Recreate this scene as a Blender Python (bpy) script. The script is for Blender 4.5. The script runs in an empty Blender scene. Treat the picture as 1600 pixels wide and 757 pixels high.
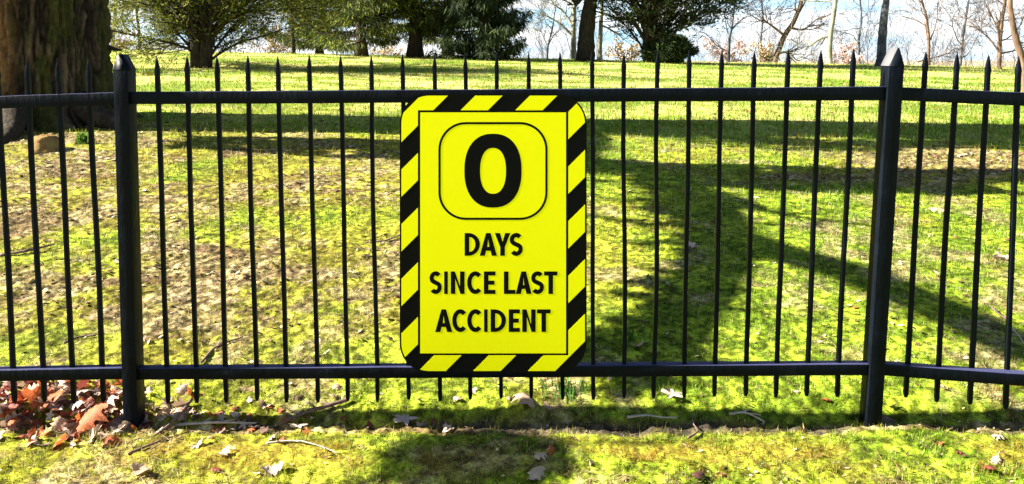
import bpy, math, random
import numpy as np
from mathutils import Vector

random.seed(7)
RNG = np.random.default_rng(11)
SC = bpy.context.scene
COL = SC.collection

# ------------------------------------------------------------------ camera, sky, sun
F = 1220.0
PX0, PY0 = 800.0, 157.0
CAM_Z = 1.23
PITCH = math.atan((157.0 - 88.0) / F)
cam_data = bpy.data.cameras.new("camera")
cam = bpy.data.objects.new("camera", cam_data)
COL.objects.link(cam)
cam.location = (0, 0, CAM_Z)
cam.rotation_euler = (math.radians(90) - PITCH, 0, 0)
cam_data.sensor_width = 36.0
cam_data.lens = 36.0 * F / 1600.0
cam_data.shift_y = -(378.5 - PY0) / 1600.0
cam_data.clip_start = 0.05
cam_data.clip_end = 6000
SC.camera = cam

SUN_EL = math.radians(33)
SUN_AZ = math.radians(1.7)          # light travels towards +X and a hair towards +Y
LIGHT = Vector((math.cos(SUN_EL) * math.cos(SUN_AZ), math.cos(SUN_EL) * math.sin(SUN_AZ), -math.sin(SUN_EL)))
sun_data = bpy.data.lights.new("sun", 'SUN')
sun_data.energy = 5.0
sun_data.angle = math.radians(0.5)
sun_data.color = (1.0, 0.93, 0.79)
sun = bpy.data.objects.new("sun", sun_data)
COL.objects.link(sun)
sun.rotation_euler = LIGHT.to_track_quat('-Z', 'Y').to_euler()
sun.location = (-20, -2, 20)

world = bpy.data.worlds.new("World")
SC.world = world
world.use_nodes = True
wn = world.node_tree.nodes
wl = world.node_tree.links
bg = wn["Background"]
sky = wn.new("ShaderNodeTexSky")
sky.sky_type = 'NISHITA'
sky.sun_disc = False
sky.sun_elevation = SUN_EL
sky.sun_rotation = math.atan2(-LIGHT.x, -LIGHT.y)   # clockwise from +Y
sky.air_density = 1.0
sky.dust_density = 0.6
sky.ozone_density = 1.6
bg.inputs[1].default_value = 0.03
# thin streaky cloud mixed into the sky
tc = wn.new("ShaderNodeTexCoord")
mp = wn.new("ShaderNodeMapping")
mp.inputs['Scale'].default_value = (2.6, 2.6, 16.0)
nz = wn.new("ShaderNodeTexNoise")
nz.inputs['Scale'].default_value = 2.6
nz.inputs['Detail'].default_value = 7
nz.inputs['Roughness'].default_value = 0.6
cr = wn.new("ShaderNodeValToRGB")
cr.color_ramp.elements[0].position = 0.37
cr.color_ramp.elements[0].color = (0, 0, 0, 1)
cr.color_ramp.elements[1].position = 0.58
cr.color_ramp.elements[1].color = (1, 1, 1, 1)
mx = wn.new("ShaderNodeMix")            # pale blue gaps and white cloud low in the sky
mx.data_type = 'RGBA'
mx.inputs[6].default_value = (4.6, 7.6, 9.8, 1)
mx.inputs[7].default_value = (9.8, 9.8, 9.8, 1)
m2 = wn.new("ShaderNodeMix")            # fades into the clear sky higher up
m2.data_type = 'RGBA'
sep = wn.new("ShaderNodeSeparateXYZ")
mr = wn.new("ShaderNodeMapRange")
mr.interpolation_type = 'SMOOTHSTEP'
mr.inputs['From Min'].default_value = .06
mr.inputs['From Max'].default_value = .40
mr.inputs['To Min'].default_value = .92
mr.inputs['To Max'].default_value = 0
wl.new(tc.outputs['Generated'], mp.inputs[0])
wl.new(mp.outputs[0], nz.inputs['Vector'])
wl.new(nz.outputs[0], cr.inputs[0])
wl.new(cr.outputs[0], mx.inputs[0])
wl.new(tc.outputs['Generated'], sep.inputs[0])
wl.new(sep.outputs[2], mr.inputs['Value'])
wl.new(mr.outputs[0], m2.inputs[0])
wl.new(sky.outputs[0], m2.inputs[6])
wl.new(mx.outputs[2], m2.inputs[7])
wl.new(m2.outputs[2], bg.inputs[0])

SC.view_settings.view_transform = 'Standard'
SC.view_settings.look = 'None'
SC.view_settings.gamma = 1
SC.view_settings.exposure = 2.5
SC.render.engine = 'CYCLES'

# ------------------------------------------------------------------ pixel / world helpers
CP, SP = math.cos(PITCH), math.sin(PITCH)
def ray(px, py):
    x, u = (px - PX0) / F, -(py - PY0) / F
    return Vector((x, CP + u * SP, -SP + u * CP))
def on_y(px, py, Y):
    d = ray(px, py)
    t = Y / d.y
    return Vector((d.x * t, Y, CAM_Z + d.z * t))

def _hash(ix, iy, s):
    h = (ix.astype(np.int64) * 374761393 + iy.astype(np.int64) * 668265263 + s * 1442695041) & 0xffffffff
    h = ((h ^ (h >> 13)) * 1274126177) & 0xffffffff
    return ((h ^ (h >> 16)) & 0xffffff) / float(0xffffff)
def vnoise(x, y, s=0):
    x = np.asarray(x, float); y = np.asarray(y, float)
    ix, iy = np.floor(x), np.floor(y)
    fx, fy = x - ix, y - iy
    fx = fx * fx * (3 - 2 * fx); fy = fy * fy * (3 - 2 * fy)
    a, b = _hash(ix, iy, s), _hash(ix + 1, iy, s)
    c, d = _hash(ix, iy + 1, s), _hash(ix + 1, iy + 1, s)
    return (a * (1 - fx) + b * fx) * (1 - fy) + (c * (1 - fx) + d * fx) * fy
def fbm(x, y, s=0, octv=4, gain=0.5):
    t = 0; a = 1; n = 0
    for i in range(octv):
        t = t + a * vnoise(x * 2 ** i + 13.7 * i, y * 2 ** i - 7.1 * i, s + i)
        n += a; a *= gain
    return t / n
def sstep(a, b, x):
    t = np.clip((np.asarray(x, float) - a) / (b - a), 0, 1)
    return t * t * (3 - 2 * t)

FENCE_Y = 2.56
def ground_base(x, y):
    x = np.asarray(x, float); y = np.asarray(y, float)
    slope = 0.0456 - 0.0215 * np.clip(x / np.maximum(y, 8), -.7, .8)
    yy = np.clip(y, -50, 30)
    z = slope * (yy - 2.5) * np.where(yy > 2.5, 1, 0.25)
    z = z - 0.055 * np.clip(y - 30, 0, 1e9) * (y > 30)
    far = np.clip(y - 90, 0, 1e9)
    z = z + 0.05 * far * (y > 90)
    # rounded crest
    z = z - 0.12 * np.exp(-((y - 30) / 3.0) ** 2)
    z = z + 0.10 * (fbm(x * 0.22, y * 0.22, 3, 2) - 0.5) * sstep(3, 8, y)
    # little bank on the far side of the fence, gutter along it
    z = z + 0.030 * sstep(2.58, 2.70, y + 0.05 * (vnoise(x * 2.1, x * 0, 8) - .5))
    z = z - 0.018 * np.exp(-((y - 2.55 + 0.07 * (vnoise(x * 1.7, x * 0, 9) - .5)) / 0.055) ** 2)
    return z
def ground_fine(x, y):
    near = 1 - sstep(6, 16, y)
    z = 0.020 * (fbm(x * 4, y * 4, 21, 3) - .5)
    z = z + (0.008 + 0.024 * soil(x, y)) * (fbm(x * 17, y * 17, 31, 3, .6) - .5) * near * 1.6
    z = z + (fbm(x * 48, y * 48, 37, 2, .6) - .5) * .011 * (1 - sstep(5, 9, y))
    return z
def soil(x, y):
    """bare, trodden soil and straw: left slope and a worn patch at the right"""
    x = np.asarray(x, float); y = np.asarray(y, float)
    m = sstep(0.6, -1.6, x / np.maximum(y, 1) * 3.2) * sstep(2.6, 3.4, y) * sstep(10.5, 8.0, y)
    m2 = np.exp(-(((x - 5.0) / 1.9) ** 2 + ((y - 7.6) / 0.75) ** 2)) * 1.2
    m3 = np.exp(-(((x - 2.7) / 1.3) ** 2 + ((y - 6.6) / 0.30) ** 2)) * .8
    m4 = np.exp(-((y - 2.54) / 0.04) ** 2) * .8
    m5 = 0.25 * np.exp(-(((x - 0.2) / 1.3) ** 2 + ((y - 2.2) / 0.12) ** 2))
    n = fbm(x * 1.6, y * 1.6, 41, 4)
    n2 = fbm(x * 0.9 + 5, y * 2.6, 45, 3)
    return np.clip(0.66 * m * sstep(.3, .6, n) + m2 + m3 + m4 + m5 + 0.9 * (n2 - .56), 0, 1)
def gz(x, y):
    return ground_base(x, y) + ground_fine(x, y)
def gz1(x, y):
    return float(gz(np.array([x]), np.array([y]))[0])
def on_ground(px, py):
    d = ray(px, py); t = 1.2
    lo, hi = 1.0, 200.0
    Y = 1.2
    step = 1.02
    while Y < 200:
        z = CAM_Z + d.z * Y / d.y
        if z < gz1(d.x * Y / d.y, Y): break
        Y *= step
    lo, hi = Y / step, Y
    for _ in range(14):
        m = .5 * (lo + hi)
        if CAM_Z + d.z * m / d.y < gz1(d.x * m / d.y, m): hi = m
        else: lo = m
    Y = hi
    return Vector((d.x * Y / d.y, Y, gz1(d.x * Y / d.y, Y)))

# ------------------------------------------------------------------ object helpers
def tag(o, label=None, cat=None, group=None, kind=None):
    if label: o['label'] = label
    if cat: o['category'] = cat
    if group: o['group'] = group
    if kind: o['kind'] = kind
    return o
def empty(name, loc, label, cat, group=None):
    o = bpy.data.objects.new(name, None)
    o.location = loc
    o.empty_display_size = 0.1
    COL.objects.link(o)
    return tag(o, label, cat, group)
def link(name, me, parent=None, loc=None):
    o = bpy.data.objects.new(name, me)
    COL.objects.link(o)
    if parent is not None:
        o.parent = parent
    if loc is not None:
        o.location = loc
    return o
def make_mesh(name, v, f, mat, smooth=False, cols=None, origin=None):
    v = np.asarray(v, dtype=np.float32).reshape(-1, 3)
    if origin is not None:
        v = v - np.asarray(origin, dtype=np.float32)
    me = bpy.data.meshes.new(name)
    fl = f if isinstance(f, list) else [f]
    fl = [np.asarray(a, dtype=np.int32) for a in fl if len(a)]
    me.vertices.add(len(v))
    me.vertices.foreach_set('co', v.ravel())
    loops = np.concatenate([a.ravel() for a in fl])
    tot = np.concatenate([np.full(len(a), a.shape[1], np.int32) for a in fl])
    start = np.concatenate([[0], np.cumsum(tot)[:-1]]).astype(np.int32)
    me.loops.add(len(loops))
    me.loops.foreach_set('vertex_index', loops)
    me.polygons.add(len(tot))
    me.polygons.foreach_set('loop_start', start)
    if smooth:
        me.polygons.foreach_set('use_smooth', np.ones(len(tot), dtype=bool))
    if cols is not None:
        c = np.ones((len(v), 4), dtype=np.float32)
        c[:, :3] = cols
        at = me.color_attributes.new("Col", 'FLOAT_COLOR', 'POINT')
        at.data.foreach_set('color', c.ravel())
    me.update(calc_edges=True)
    me.validate()
    if mat: me.materials.append(mat)
    return me
class MB:
    """collects vertices and faces of one mesh"""
    def __init__(s): s.v = []; s.q = []; s.t = []; s.n = 0; s.c = []
    def add(s, v, q=None, t=None, col=None):
        v = np.asarray(v, float).reshape(-1, 3)
        if q is not None and len(q): s.q.append(np.asarray(q) + s.n)
        if t is not None and len(t): s.t.append(np.asarray(t) + s.n)
        if col is not None: s.c.append(np.broadcast_to(np.asarray(col, float), v.shape))
        s.v.append(v); s.n += len(v)
    def mesh(s, name, mat, smooth=False, origin=None):
        f = []
        if s.q: f.append(np.concatenate(s.q))
        if s.t: f.append(np.concatenate(s.t))
        return make_mesh(name, np.concatenate(s.v), f, mat, smooth, np.concatenate(s.c) if s.c else None, origin)
def tube(mb, pts, rad, sides=6, wob=0.0, col=None, cap=True):
    P = np.array([tuple(p) for p in pts], float)
    R = np.broadcast_to(np.asarray(rad, float), (len(P),))
    T = np.gradient(P, axis=0)
    T /= np.linalg.norm(T, axis=1)[:, None] + 1e-9
    ref = np.array([0., 0., 1.]) if abs(T[:, 2]).mean() < .8 else np.array([1., 0., 0.])
    A = np.cross(T, ref); A /= np.linalg.norm(A, axis=1)[:, None] + 1e-9
    B = np.cross(T, A)
    an = np.linspace(0, 2 * np.pi, sides, endpoint=False)
    rr = R[:, None] * (1 + wob * (RNG.random((len(P), sides)) - .5))
    V = P[:, None] + rr[..., None] * (np.cos(an)[None, :, None] * A[:, None] + np.sin(an)[None, :, None] * B[:, None])
    n = len(P)
    i = np.arange(n - 1)[:, None] * sides; j = np.arange(sides)[None]; k = (j + 1) % sides
    q = np.stack([i + j, i + k, i + sides + k, i + sides + j], -1).reshape(-1, 4)
    V = V.reshape(-1, 3); t = []
    if cap:
        V = np.vstack([V, P[0], P[-1]])
        a, b = n * sides, n * sides + 1
        jj = np.arange(sides); kk = (jj + 1) % sides; o = (n - 1) * sides
        t = np.vstack([np.stack([jj * 0 + a, kk, jj], 1), np.stack([jj * 0 + b, o + jj, o + kk], 1)])
    mb.add(V, q, t, col)

# ------------------------------------------------------------------ materials
def mat(name):
    m = bpy.data.materials.new(name); m.use_nodes = True
    return m, m.node_tree.nodes, m.node_tree.links, m.node_tree.nodes['Principled BSDF']
def noise_node(n, l, scale, detail=5, rough=.6, stretch=None, seed=0):
    tc = n.new("ShaderNodeTexCoord"); t = n.new("ShaderNodeTexNoise")
    t.inputs['Scale'].default_value = scale; t.inputs['Detail'].default_value = detail; t.inputs['Roughness'].default_value = rough
    mp = n.new("ShaderNodeMapping")
    if stretch: mp.inputs['Scale'].default_value = stretch
    mp.inputs['Location'].default_value = (seed, seed * 1.3, 0)
    l.new(tc.outputs['Object'], mp.inputs[0]); l.new(mp.outputs[0], t.inputs['Vector'])
    return t
def ramp(n, l, src, stops):
    r = n.new("ShaderNodeValToRGB")
    e = r.color_ramp.elements
    while len(e) < len(stops): e.new(.5)
    for k, (p, c) in enumerate(stops):
        e[k].position = p; e[k].color = (*c, 1)
    l.new(src, r.inputs[0]); return r
def bump(n, l, src, bsdf, strength=.5, dist=.01):
    b = n.new("ShaderNodeBump"); b.inputs['Strength'].default_value = strength; b.inputs['Distance'].default_value = dist
    l.new(src, b.inputs['Height']); l.new(b.outputs[0], bsdf.inputs['Normal'])
def simple_noise_mat(name, stops, scale=8, rough=.8, bs=.5, bd=.01, stretch=None, spec=.3, detail=6):
    m, n, l, b = mat(name)
    t = noise_node(n, l, scale, detail, .65, stretch)
    r = ramp(n, l, t.outputs[0], stops)
    l.new(r.outputs[0], b.inputs['Base Color'])
    b.inputs['Roughness'].default_value = rough
    b.inputs['Specular IOR Level'].default_value = spec
    if bs: bump(n, l, t.outputs[0], b, bs, bd)
    return m
def vcol_mat(name, rough=.8, trans=0.0, spec=.2, noise=None):
    """colour comes from the mesh's own colour attribute; optional translucency for leaves"""
    m, n, l, b = mat(name)
    a = n.new("ShaderNodeAttribute"); a.attribute_name = "Col"
    src = a.outputs['Color']
    if noise:
        t = noise_node(n, l, noise[0], 5, .7)
        r = ramp(n, l, t.outputs[0], [(.3, (noise[1],) * 3), (.7, (noise[2],) * 3)])
        x = n.new("ShaderNodeMix"); x.data_type = 'RGBA'; x.blend_type = 'MULTIPLY'; x.inputs[0].default_value = 1
        l.new(src, x.inputs[6]); l.new(r.outputs[0], x.inputs[7]); src = x.outputs[2]
        bump(n, l, t.outputs[0], b, .7, .006)
    l.new(src, b.inputs['Base Color'])
    b.inputs['Roughness'].default_value = rough
    b.inputs['Specular IOR Level'].default_value = spec
    if trans:
        tr = n.new("ShaderNodeBsdfTranslucent"); mxs = n.new("ShaderNodeMixShader")
        mxs.inputs[0].default_value = trans
        l.new(src, tr.inputs[0]); l.new(b.outputs[0], mxs.inputs[1]); l.new(tr.outputs[0], mxs.inputs[2])
        l.new(mxs.outputs[0], n['Material Output'].inputs[0])
    return m

M = {}
# fence paint: thick old black-navy paint, chipped; sky sheen painted on upward faces
def paint(name="fence_paint", sheen_dust=(.045, .048, .105, 1), lo=.6, hi=.9):
    m, n, l, b = mat(name)
    t = noise_node(n, l, 9, 6, .7)
    r = ramp(n, l, t.outputs[0], [(.35, (.002, .003, .005)), (.6, (.003, .005, .009)), (.76, (.012, .016, .022)), (.84, (.05, .052, .055))])
    l.new(r.outputs[0], b.inputs['Base Color'])
    t2 = noise_node(n, l, 60, 4, .6, (1, 1, .35), 3)
    t3 = noise_node(n, l, 12, 2, .5, None, 5)
    ad = n.new("ShaderNodeMath"); ad.operation = 'ADD'
    l.new(t2.outputs[0], ad.inputs[0]); l.new(t3.outputs[0], ad.inputs[1])
    bump(n, l, ad.outputs[0], b, .55, .004)
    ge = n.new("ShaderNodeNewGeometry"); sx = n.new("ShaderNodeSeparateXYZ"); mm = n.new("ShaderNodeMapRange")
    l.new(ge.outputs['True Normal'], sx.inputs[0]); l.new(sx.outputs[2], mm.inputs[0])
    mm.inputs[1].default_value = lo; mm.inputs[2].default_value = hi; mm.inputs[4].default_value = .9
    dm = n.new("ShaderNodeMix"); dm.data_type = 'RGBA'; dm.inputs[7].default_value = sheen_dust
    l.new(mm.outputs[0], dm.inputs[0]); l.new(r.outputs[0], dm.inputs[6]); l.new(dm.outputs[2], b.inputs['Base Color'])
    rr = ramp(n, l, t.outputs[0], [(.3, (.30,) * 3), (.7, (.55,) * 3)])
    l.new(rr.outputs[0], b.inputs['Roughness'])
    b.inputs['Specular IOR Level'].default_value = .06
    return m
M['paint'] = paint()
M['cap_paint'] = paint("sunlit_dust_cap_paint", (.12, .12, .13, 1), .15, .35)  # painted sunlight on the cap slopes, together with pale dust and bird-lime
def flatmat(name, c, rough=.5, spec=.3):
    m, n, l, b = mat(name)
    t = noise_node(n, l, 30, 3, .5)
    r = ramp(n, l, t.outputs[0], [(.3, tuple(k * .985 for k in c)), (.7, c)])
    l.new(r.outputs[0], b.inputs['Base Color'])
    b.inputs['Roughness'].default_value = rough; b.inputs['Specular IOR Level'].default_value = spec
    return m
M['sign_yellow'] = flatmat("sign_yellow", (.98, .93, .0), .6, .1)
M['sign_black'] = flatmat("sign_black", (.004, .004, .004), .6, .05)
M['ground'] = vcol_mat("ground_moss_soil", .95, 0, .05, (110, .30, 1.6))
M['blade'] = vcol_mat("grass_blade", .7, .45, .15)
M['litter'] = vcol_mat("dry_litter", .8, .15, .15)
M['needles'] = vcol_mat("evergreen_foliage", .7, .3, .15)
M['bark_dark'] = simple_noise_mat("bark_dark", [(.3, (.014, .011, .008)), (.55, (.038, .030, .022)), (.75, (.08, .066, .045))], 5, .9, .8, .03, (4, 4, 1), .1)
M['bark_grey'] = simple_noise_mat("bark_grey", [(.35, (.02, .022, .03)), (.52, (.06, .065, .08)), (.66, (.20, .19, .18))], 3, .85, .5, .02, (1.5, 1.5, 1), .2)
M['bark_brown'] = simple_noise_mat("bark_brown", [(.3, (.05, .032, .022)), (.55, (.14, .09, .06)), (.75, (.24, .17, .11))], 4, .9, .6, .02, (3, 3, 1), .2)
M['bark_pale'] = simple_noise_mat("bark_pale", [(.3, (.12, .12, .08)), (.6, (.30, .29, .22)), (.75, (.42, .40, .32))], 3, .9, .5, .02, (2, 2, .7), .1)
M['big_bark'] = vcol_mat("big_tree_bark", .95, 0, .1, (14, .5, 1.4))
M['soil_clod'] = simple_noise_mat("soil_clod", [(.3, (.05, .035, .025)), (.6, (.15, .11, .08)), (.75, (.26, .22, .17))], 30, .95, 1, .01, None, .1)
M['moss_stump'] = simple_noise_mat("mossy_stump", [(.3, (.08, .045, .02)), (.5, (.20, .12, .05)), (.7, (.22, .19, .05))], 14, .95, 1, .03, (1, 1, .5), .1)
M['twig_brown'] = simple_noise_mat("twig_brown", [(.3, (.06, .035, .03)), (.7, (.20, .13, .11))], 30, .85, .5, .003)
M['twig_pale'] = simple_noise_mat("twig_pale", [(.3, (.25, .20, .16)), (.7, (.50, .44, .38))], 30, .85, .5, .003)
def leafmat(name, a, c, trans=.25):
    m, n, l, b = mat(name)
    t = noise_node(n, l, 22, 5, .7)
    r = ramp(n, l, t.outputs[0], [(.3, a), (.7, c)])
    l.new(r.outputs[0], b.inputs['Base Color'])
    bump(n, l, t.outputs[0], b, .6, .004)
    b.inputs['Roughness'].default_value = .55
    b.inputs['Specular IOR Level'].default_value = .3
    tr = n.new("ShaderNodeBsdfTranslucent"); s = n.new("ShaderNodeMixShader"); s.inputs[0].default_value = trans
    l.new(r.outputs[0], tr.inputs[0]); l.new(b.outputs[0], s.inputs[1]); l.new(tr.outputs[0], s.inputs[2])
    l.new(s.outputs[0], n['Material Output'].inputs[0])
    return m
LEAFM = {
    'orange': leafmat("leaf_orange", (.32, .07, .02), (.58, .17, .05), .35),
    'red': leafmat("leaf_red_brown", (.12, .025, .018), (.28, .075, .05), .25),
    'brown': leafmat("leaf_dark_brown", (.05, .022, .016), (.13, .06, .04), .15),
    'tan': leafmat("leaf_tan", (.32, .20, .13), (.55, .38, .27), .2),
    'pale': leafmat("leaf_pale", (.36, .27, .22), (.62, .50, .43), .2),
}

# ------------------------------------------------------------------ ground colours
def lerp(a, b, t):
    return a * (1 - t[..., None]) + b * t[..., None]
def green_at(x, y):
    """short-grass share"""
    g = 0.5 + 0.45 * sstep(-.1, .35, x / np.maximum(y, 1)) + 0.3 * sstep(8.5, 10, y)
    return np.clip(g - soil(x, y) * .9 + 1.3 * (fbm(x * 1.1, y * 1.1, 51, 4) - .5), 0, 1)
def ground_col(x, y):
    s = soil(x, y); g = green_at(x, y)
    n = fbm(x * 9, y * 9, 61, 4, .65); n2 = fbm(x * 26, y * 26, 65, 3, .7)
    moss = lerp(np.array([.17, .15, .018]), np.array([.34, .35, .030]), sstep(.3, .7, n))
    lush = lerp(np.array([.09, .14, .010]), np.array([.28, .36, .025]), sstep(.3, .7, n))
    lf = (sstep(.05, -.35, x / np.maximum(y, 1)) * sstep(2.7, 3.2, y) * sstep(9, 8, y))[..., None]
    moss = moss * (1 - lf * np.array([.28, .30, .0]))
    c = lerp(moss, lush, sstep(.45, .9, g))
    straw = lerp(np.array([.13, .09, .045]), np.array([.36, .30, .16]), sstep(.35, .65, n2))
    brown = lerp(np.array([.05, .03, .02]), np.array([.17, .10, .07]), sstep(.3, .7, n2))
    dirt = lerp(brown, straw, sstep(.38, .62, fbm(x * 5, y * 7, 71, 4, .6)))
    pt = fbm(x * 4.5, y * 5.5, 79, 3, .6)
    c = lerp(c, dirt, sstep(.36, .56, s + .5 * (n2 - .5) + .9 * (pt - .5)) * .78)
    dry = sstep(.55, .72, fbm(x * 3 + 9, y * 3, 75, 4, .65))
    c = lerp(c, straw, dry * .75)
    sp = fbm(x * 38, y * 38, 77, 2, .7)
    c = c * (.30 + 1.1 * sstep(.25, .75, sp))[..., None]
    farg = lerp(np.array([.13, .20, .022]), np.array([.58, .53, .17]), sstep(.42, .58, fbm(x * .9, y * 1.3, 81, 4)))  # patchy far grass, contrast deepened to stand in for broken shadows
    c = lerp(c, farg, sstep(7, 14, y) * .8)
    gold = sstep(.42, .6, fbm(x * 2.4, y * 5, 85, 3)) * np.exp(-((y - 2.36) / .10) ** 2)
    c = lerp(c, np.array([.26, .19, .03]), gold * .6)
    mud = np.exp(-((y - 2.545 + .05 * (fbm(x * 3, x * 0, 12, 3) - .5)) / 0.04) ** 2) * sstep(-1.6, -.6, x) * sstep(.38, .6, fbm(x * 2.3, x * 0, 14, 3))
    c = lerp(c, np.array([.035, .03, .026]), mud * .85)  # mud strip, darkened further to stand in for the fence's shadow
    c = lerp(c, np.array([.30, .25, .17]), sstep(34, 60, y))
    return c

# ------------------------------------------------------------------ ground sheet
def fan_sheet():
    rows = np.concatenate([[-60, -20, -8, -3, 0.2], np.geomspace(1.5, 7, 560)[:-1], np.geomspace(7, 34, 230), np.geomspace(36, 4000, 26)])
    u = np.linspace(-1, 1, 800)
    u = np.sign(u) * (abs(u) * .82 + .9 * np.clip(abs(u) - .80, 0, 1) ** 1.5 * 12)
    Y, U = np.meshgrid(rows, u, indexing='ij')
    W = np.maximum(np.abs(Y), 1.2) * 1.0
    W = np.where(Y < 1.2, 1.2 + (1.2 - Y) * .8, W)
    X = U * W
    Z = gz(X, Y)
    V = np.stack([X, Y, Z], -1).reshape(-1, 3)
    nr, nc = X.shape
    i = np.arange(nr - 1)[:, None] * nc; j = np.arange(nc - 1)[None]
    q = np.stack([i + j, i + j + 1, i + nc + j + 1, i + nc + j], -1).reshape(-1, 4)
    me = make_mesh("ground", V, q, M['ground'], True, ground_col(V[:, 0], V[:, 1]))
    tag(link("ground", me), kind='structure', label='mossy grass slope with worn soil and dry straw rising behind the fence')
fan_sheet()

def scatter(n, ymin, ymax, spread=.82, power=2.0):
    """points over the ground, as dense per picture area near as far"""
    t = RNG.random(n)
    Y = ymin * (ymax / ymin) ** t
    X = (RNG.random(n) * 2 - 1) * spread * Y
    return X, Y
def blades(name, X, Y, h, w, col, label, matl, lean=.6, zoff=-.002):
    n = len(X)
    Z = gz(X, Y) + zoff
    a = RNG.random(n) * 2 * np.pi
    side = np.stack([np.cos(a), np.sin(a), np.zeros(n)], 1) * (w * .5)[:, None]
    b = RNG.random(n) * 2 * np.pi; L = lean * RNG.random(n) * h
    tip = np.stack([np.cos(b) * L, np.sin(b) * L, h], 1)
    P = np.stack([X, Y, Z], 1)
    V = np.stack([P - side, P + side, P + tip], 1).reshape(-1, 3)
    f = np.arange(n * 3).reshape(-1, 3)
    c = np.repeat(col, 3, axis=0)
    o = link(name, make_mesh(name, V, f, matl, False, c))
    return tag(o, label, name.replace('_', ' '), kind='stuff')
# moss and short grass
X, Y = scatter(620000, 1.75, 30)
g = green_at(X, Y) * (1 - .75 * sstep(.3, .6, soil(X, Y)))
clump = sstep(.35, .62, fbm(X * 13, Y * 13, 91, 3, .6))
keep = RNG.random(len(X)) < (0.12 + .88 * g) * (.35 + .65 * clump)
X, Y, g, clump = X[keep], Y[keep], g[keep], clump[keep]
n = len(X); r = RNG.random(n)
base = ground_col(X, Y)
lush = lerp(np.array([.26, .27, .022]), np.array([.15, .28, .018]), np.clip(g * 1.2 - .3 + .4 * (r - .5), 0, 1))
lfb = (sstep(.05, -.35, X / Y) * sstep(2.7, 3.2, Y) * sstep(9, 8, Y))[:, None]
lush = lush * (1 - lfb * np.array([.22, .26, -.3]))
pale = RNG.random(n) < .14 + .3 * sstep(9, 16, Y) * sstep(.4, .6, fbm(X * .4, Y * .9, 99, 3))
lush[pale] = np.array([.48, .45, .20])
rust = (RNG.random(n) < .5 * sstep(.6, .75, fbm(X * 2.2, Y * 2.2, 95, 3)) + .7 * sstep(.42, .6, fbm(X * 2.4, Y * 5, 85, 3)) * np.exp(-((Y - 2.36) / .10) ** 2))
lush[rust] = np.array([.27, .16, .02])
colr = lush * (.35 + .95 * RNG.random(n))[:, None]
sc = np.clip(Y / 4.0, .8, 5)
h = (.008 + .018 * RNG.random(n) ** 1.5) * (.6 + .8 * clump) * np.clip(sc, .8, 2.4)
w = .0034 * sc * (.7 + .6 * RNG.random(n))
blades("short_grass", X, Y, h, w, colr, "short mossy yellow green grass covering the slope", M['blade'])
# dry litter: chips of leaf, straw and bark
X, Y = scatter(200000, 1.75, 26)
s = soil(X, Y)
cl = sstep(.42, .62, fbm(X * 6, Y * 6, 101, 3, .6))
keep = RNG.random(len(X)) < (.08 + .62 * s) * (.25 + .75 * cl) * (1 - .75 * np.exp(-((Y - 2.5) / .12) ** 2))
X, Y = X[keep], Y[keep]; n = len(X)
Z = gz(X, Y)
a = RNG.random(n) * 2 * np.pi
L = (.004 + .012 * RNG.random(n) ** 2) * np.clip(Y / 3.5, .6, 3.2); Wd = L * (.25 + .5 * RNG.random(n))
ux = np.stack([np.cos(a), np.sin(a), (RNG.random(n) - .4) * .9], 1)
uy = np.stack([-np.sin(a), np.cos(a), (RNG.random(n) - .5) * .9], 1)
P = np.stack([X, Y, Z + .004 + .2 * L], 1)
V = np.stack([P - ux * L[:, None], P - uy * Wd[:, None], P + ux * L[:, None], P + uy * Wd[:, None]], 1).reshape(-1, 3)
pal = np.array([[.42, .36, .22], [.22, .15, .08], [.09, .05, .03], [.04, .025, .018], [.15, .08, .04], [.50, .43, .30], [.07, .05, .02]])
c = pal[RNG.choice(7, n, p=[.12, .14, .2, .2, .14, .08, .12])] * (.7 + .6 * RNG.random(n))[:, None]
o = link("leaf_litter", make_mesh("leaf_litter", V, np.arange(n * 4).reshape(-1, 4), M['litter'], False, np.repeat(c, 4, 0)))
tag(o, "small broken chips of dry leaf and straw strewn over the bare soil", "leaf litter", kind='stuff')

X, Y = scatter(150000, 1.75, 14)
dry_ = sstep(.52, .66, fbm(X * 3 + 9, Y * 3, 75, 4, .65))
s = soil(X, Y)
keep = RNG.random(len(X)) < (.06 + .7 * dry_ + .4 * s) * (1 - .8 * np.exp(-((Y - 2.54) / .06) ** 2))
X, Y = X[keep], Y[keep]; n = len(X)
c = np.where(RNG.random((n, 1)) < .35, np.array([[.38, .30, .15]]), np.array([[.26, .17, .09]])) * (.6 + .7 * RNG.random((n, 1)))
blades("dry_straw", X, Y, .006 + .008 * RNG.random(n), .0032 * np.clip(Y / 4, .8, 4), c, "dry straw coloured grass stems lying over thin patches of the lawn", M['litter'], 5.0, .002)

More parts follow.
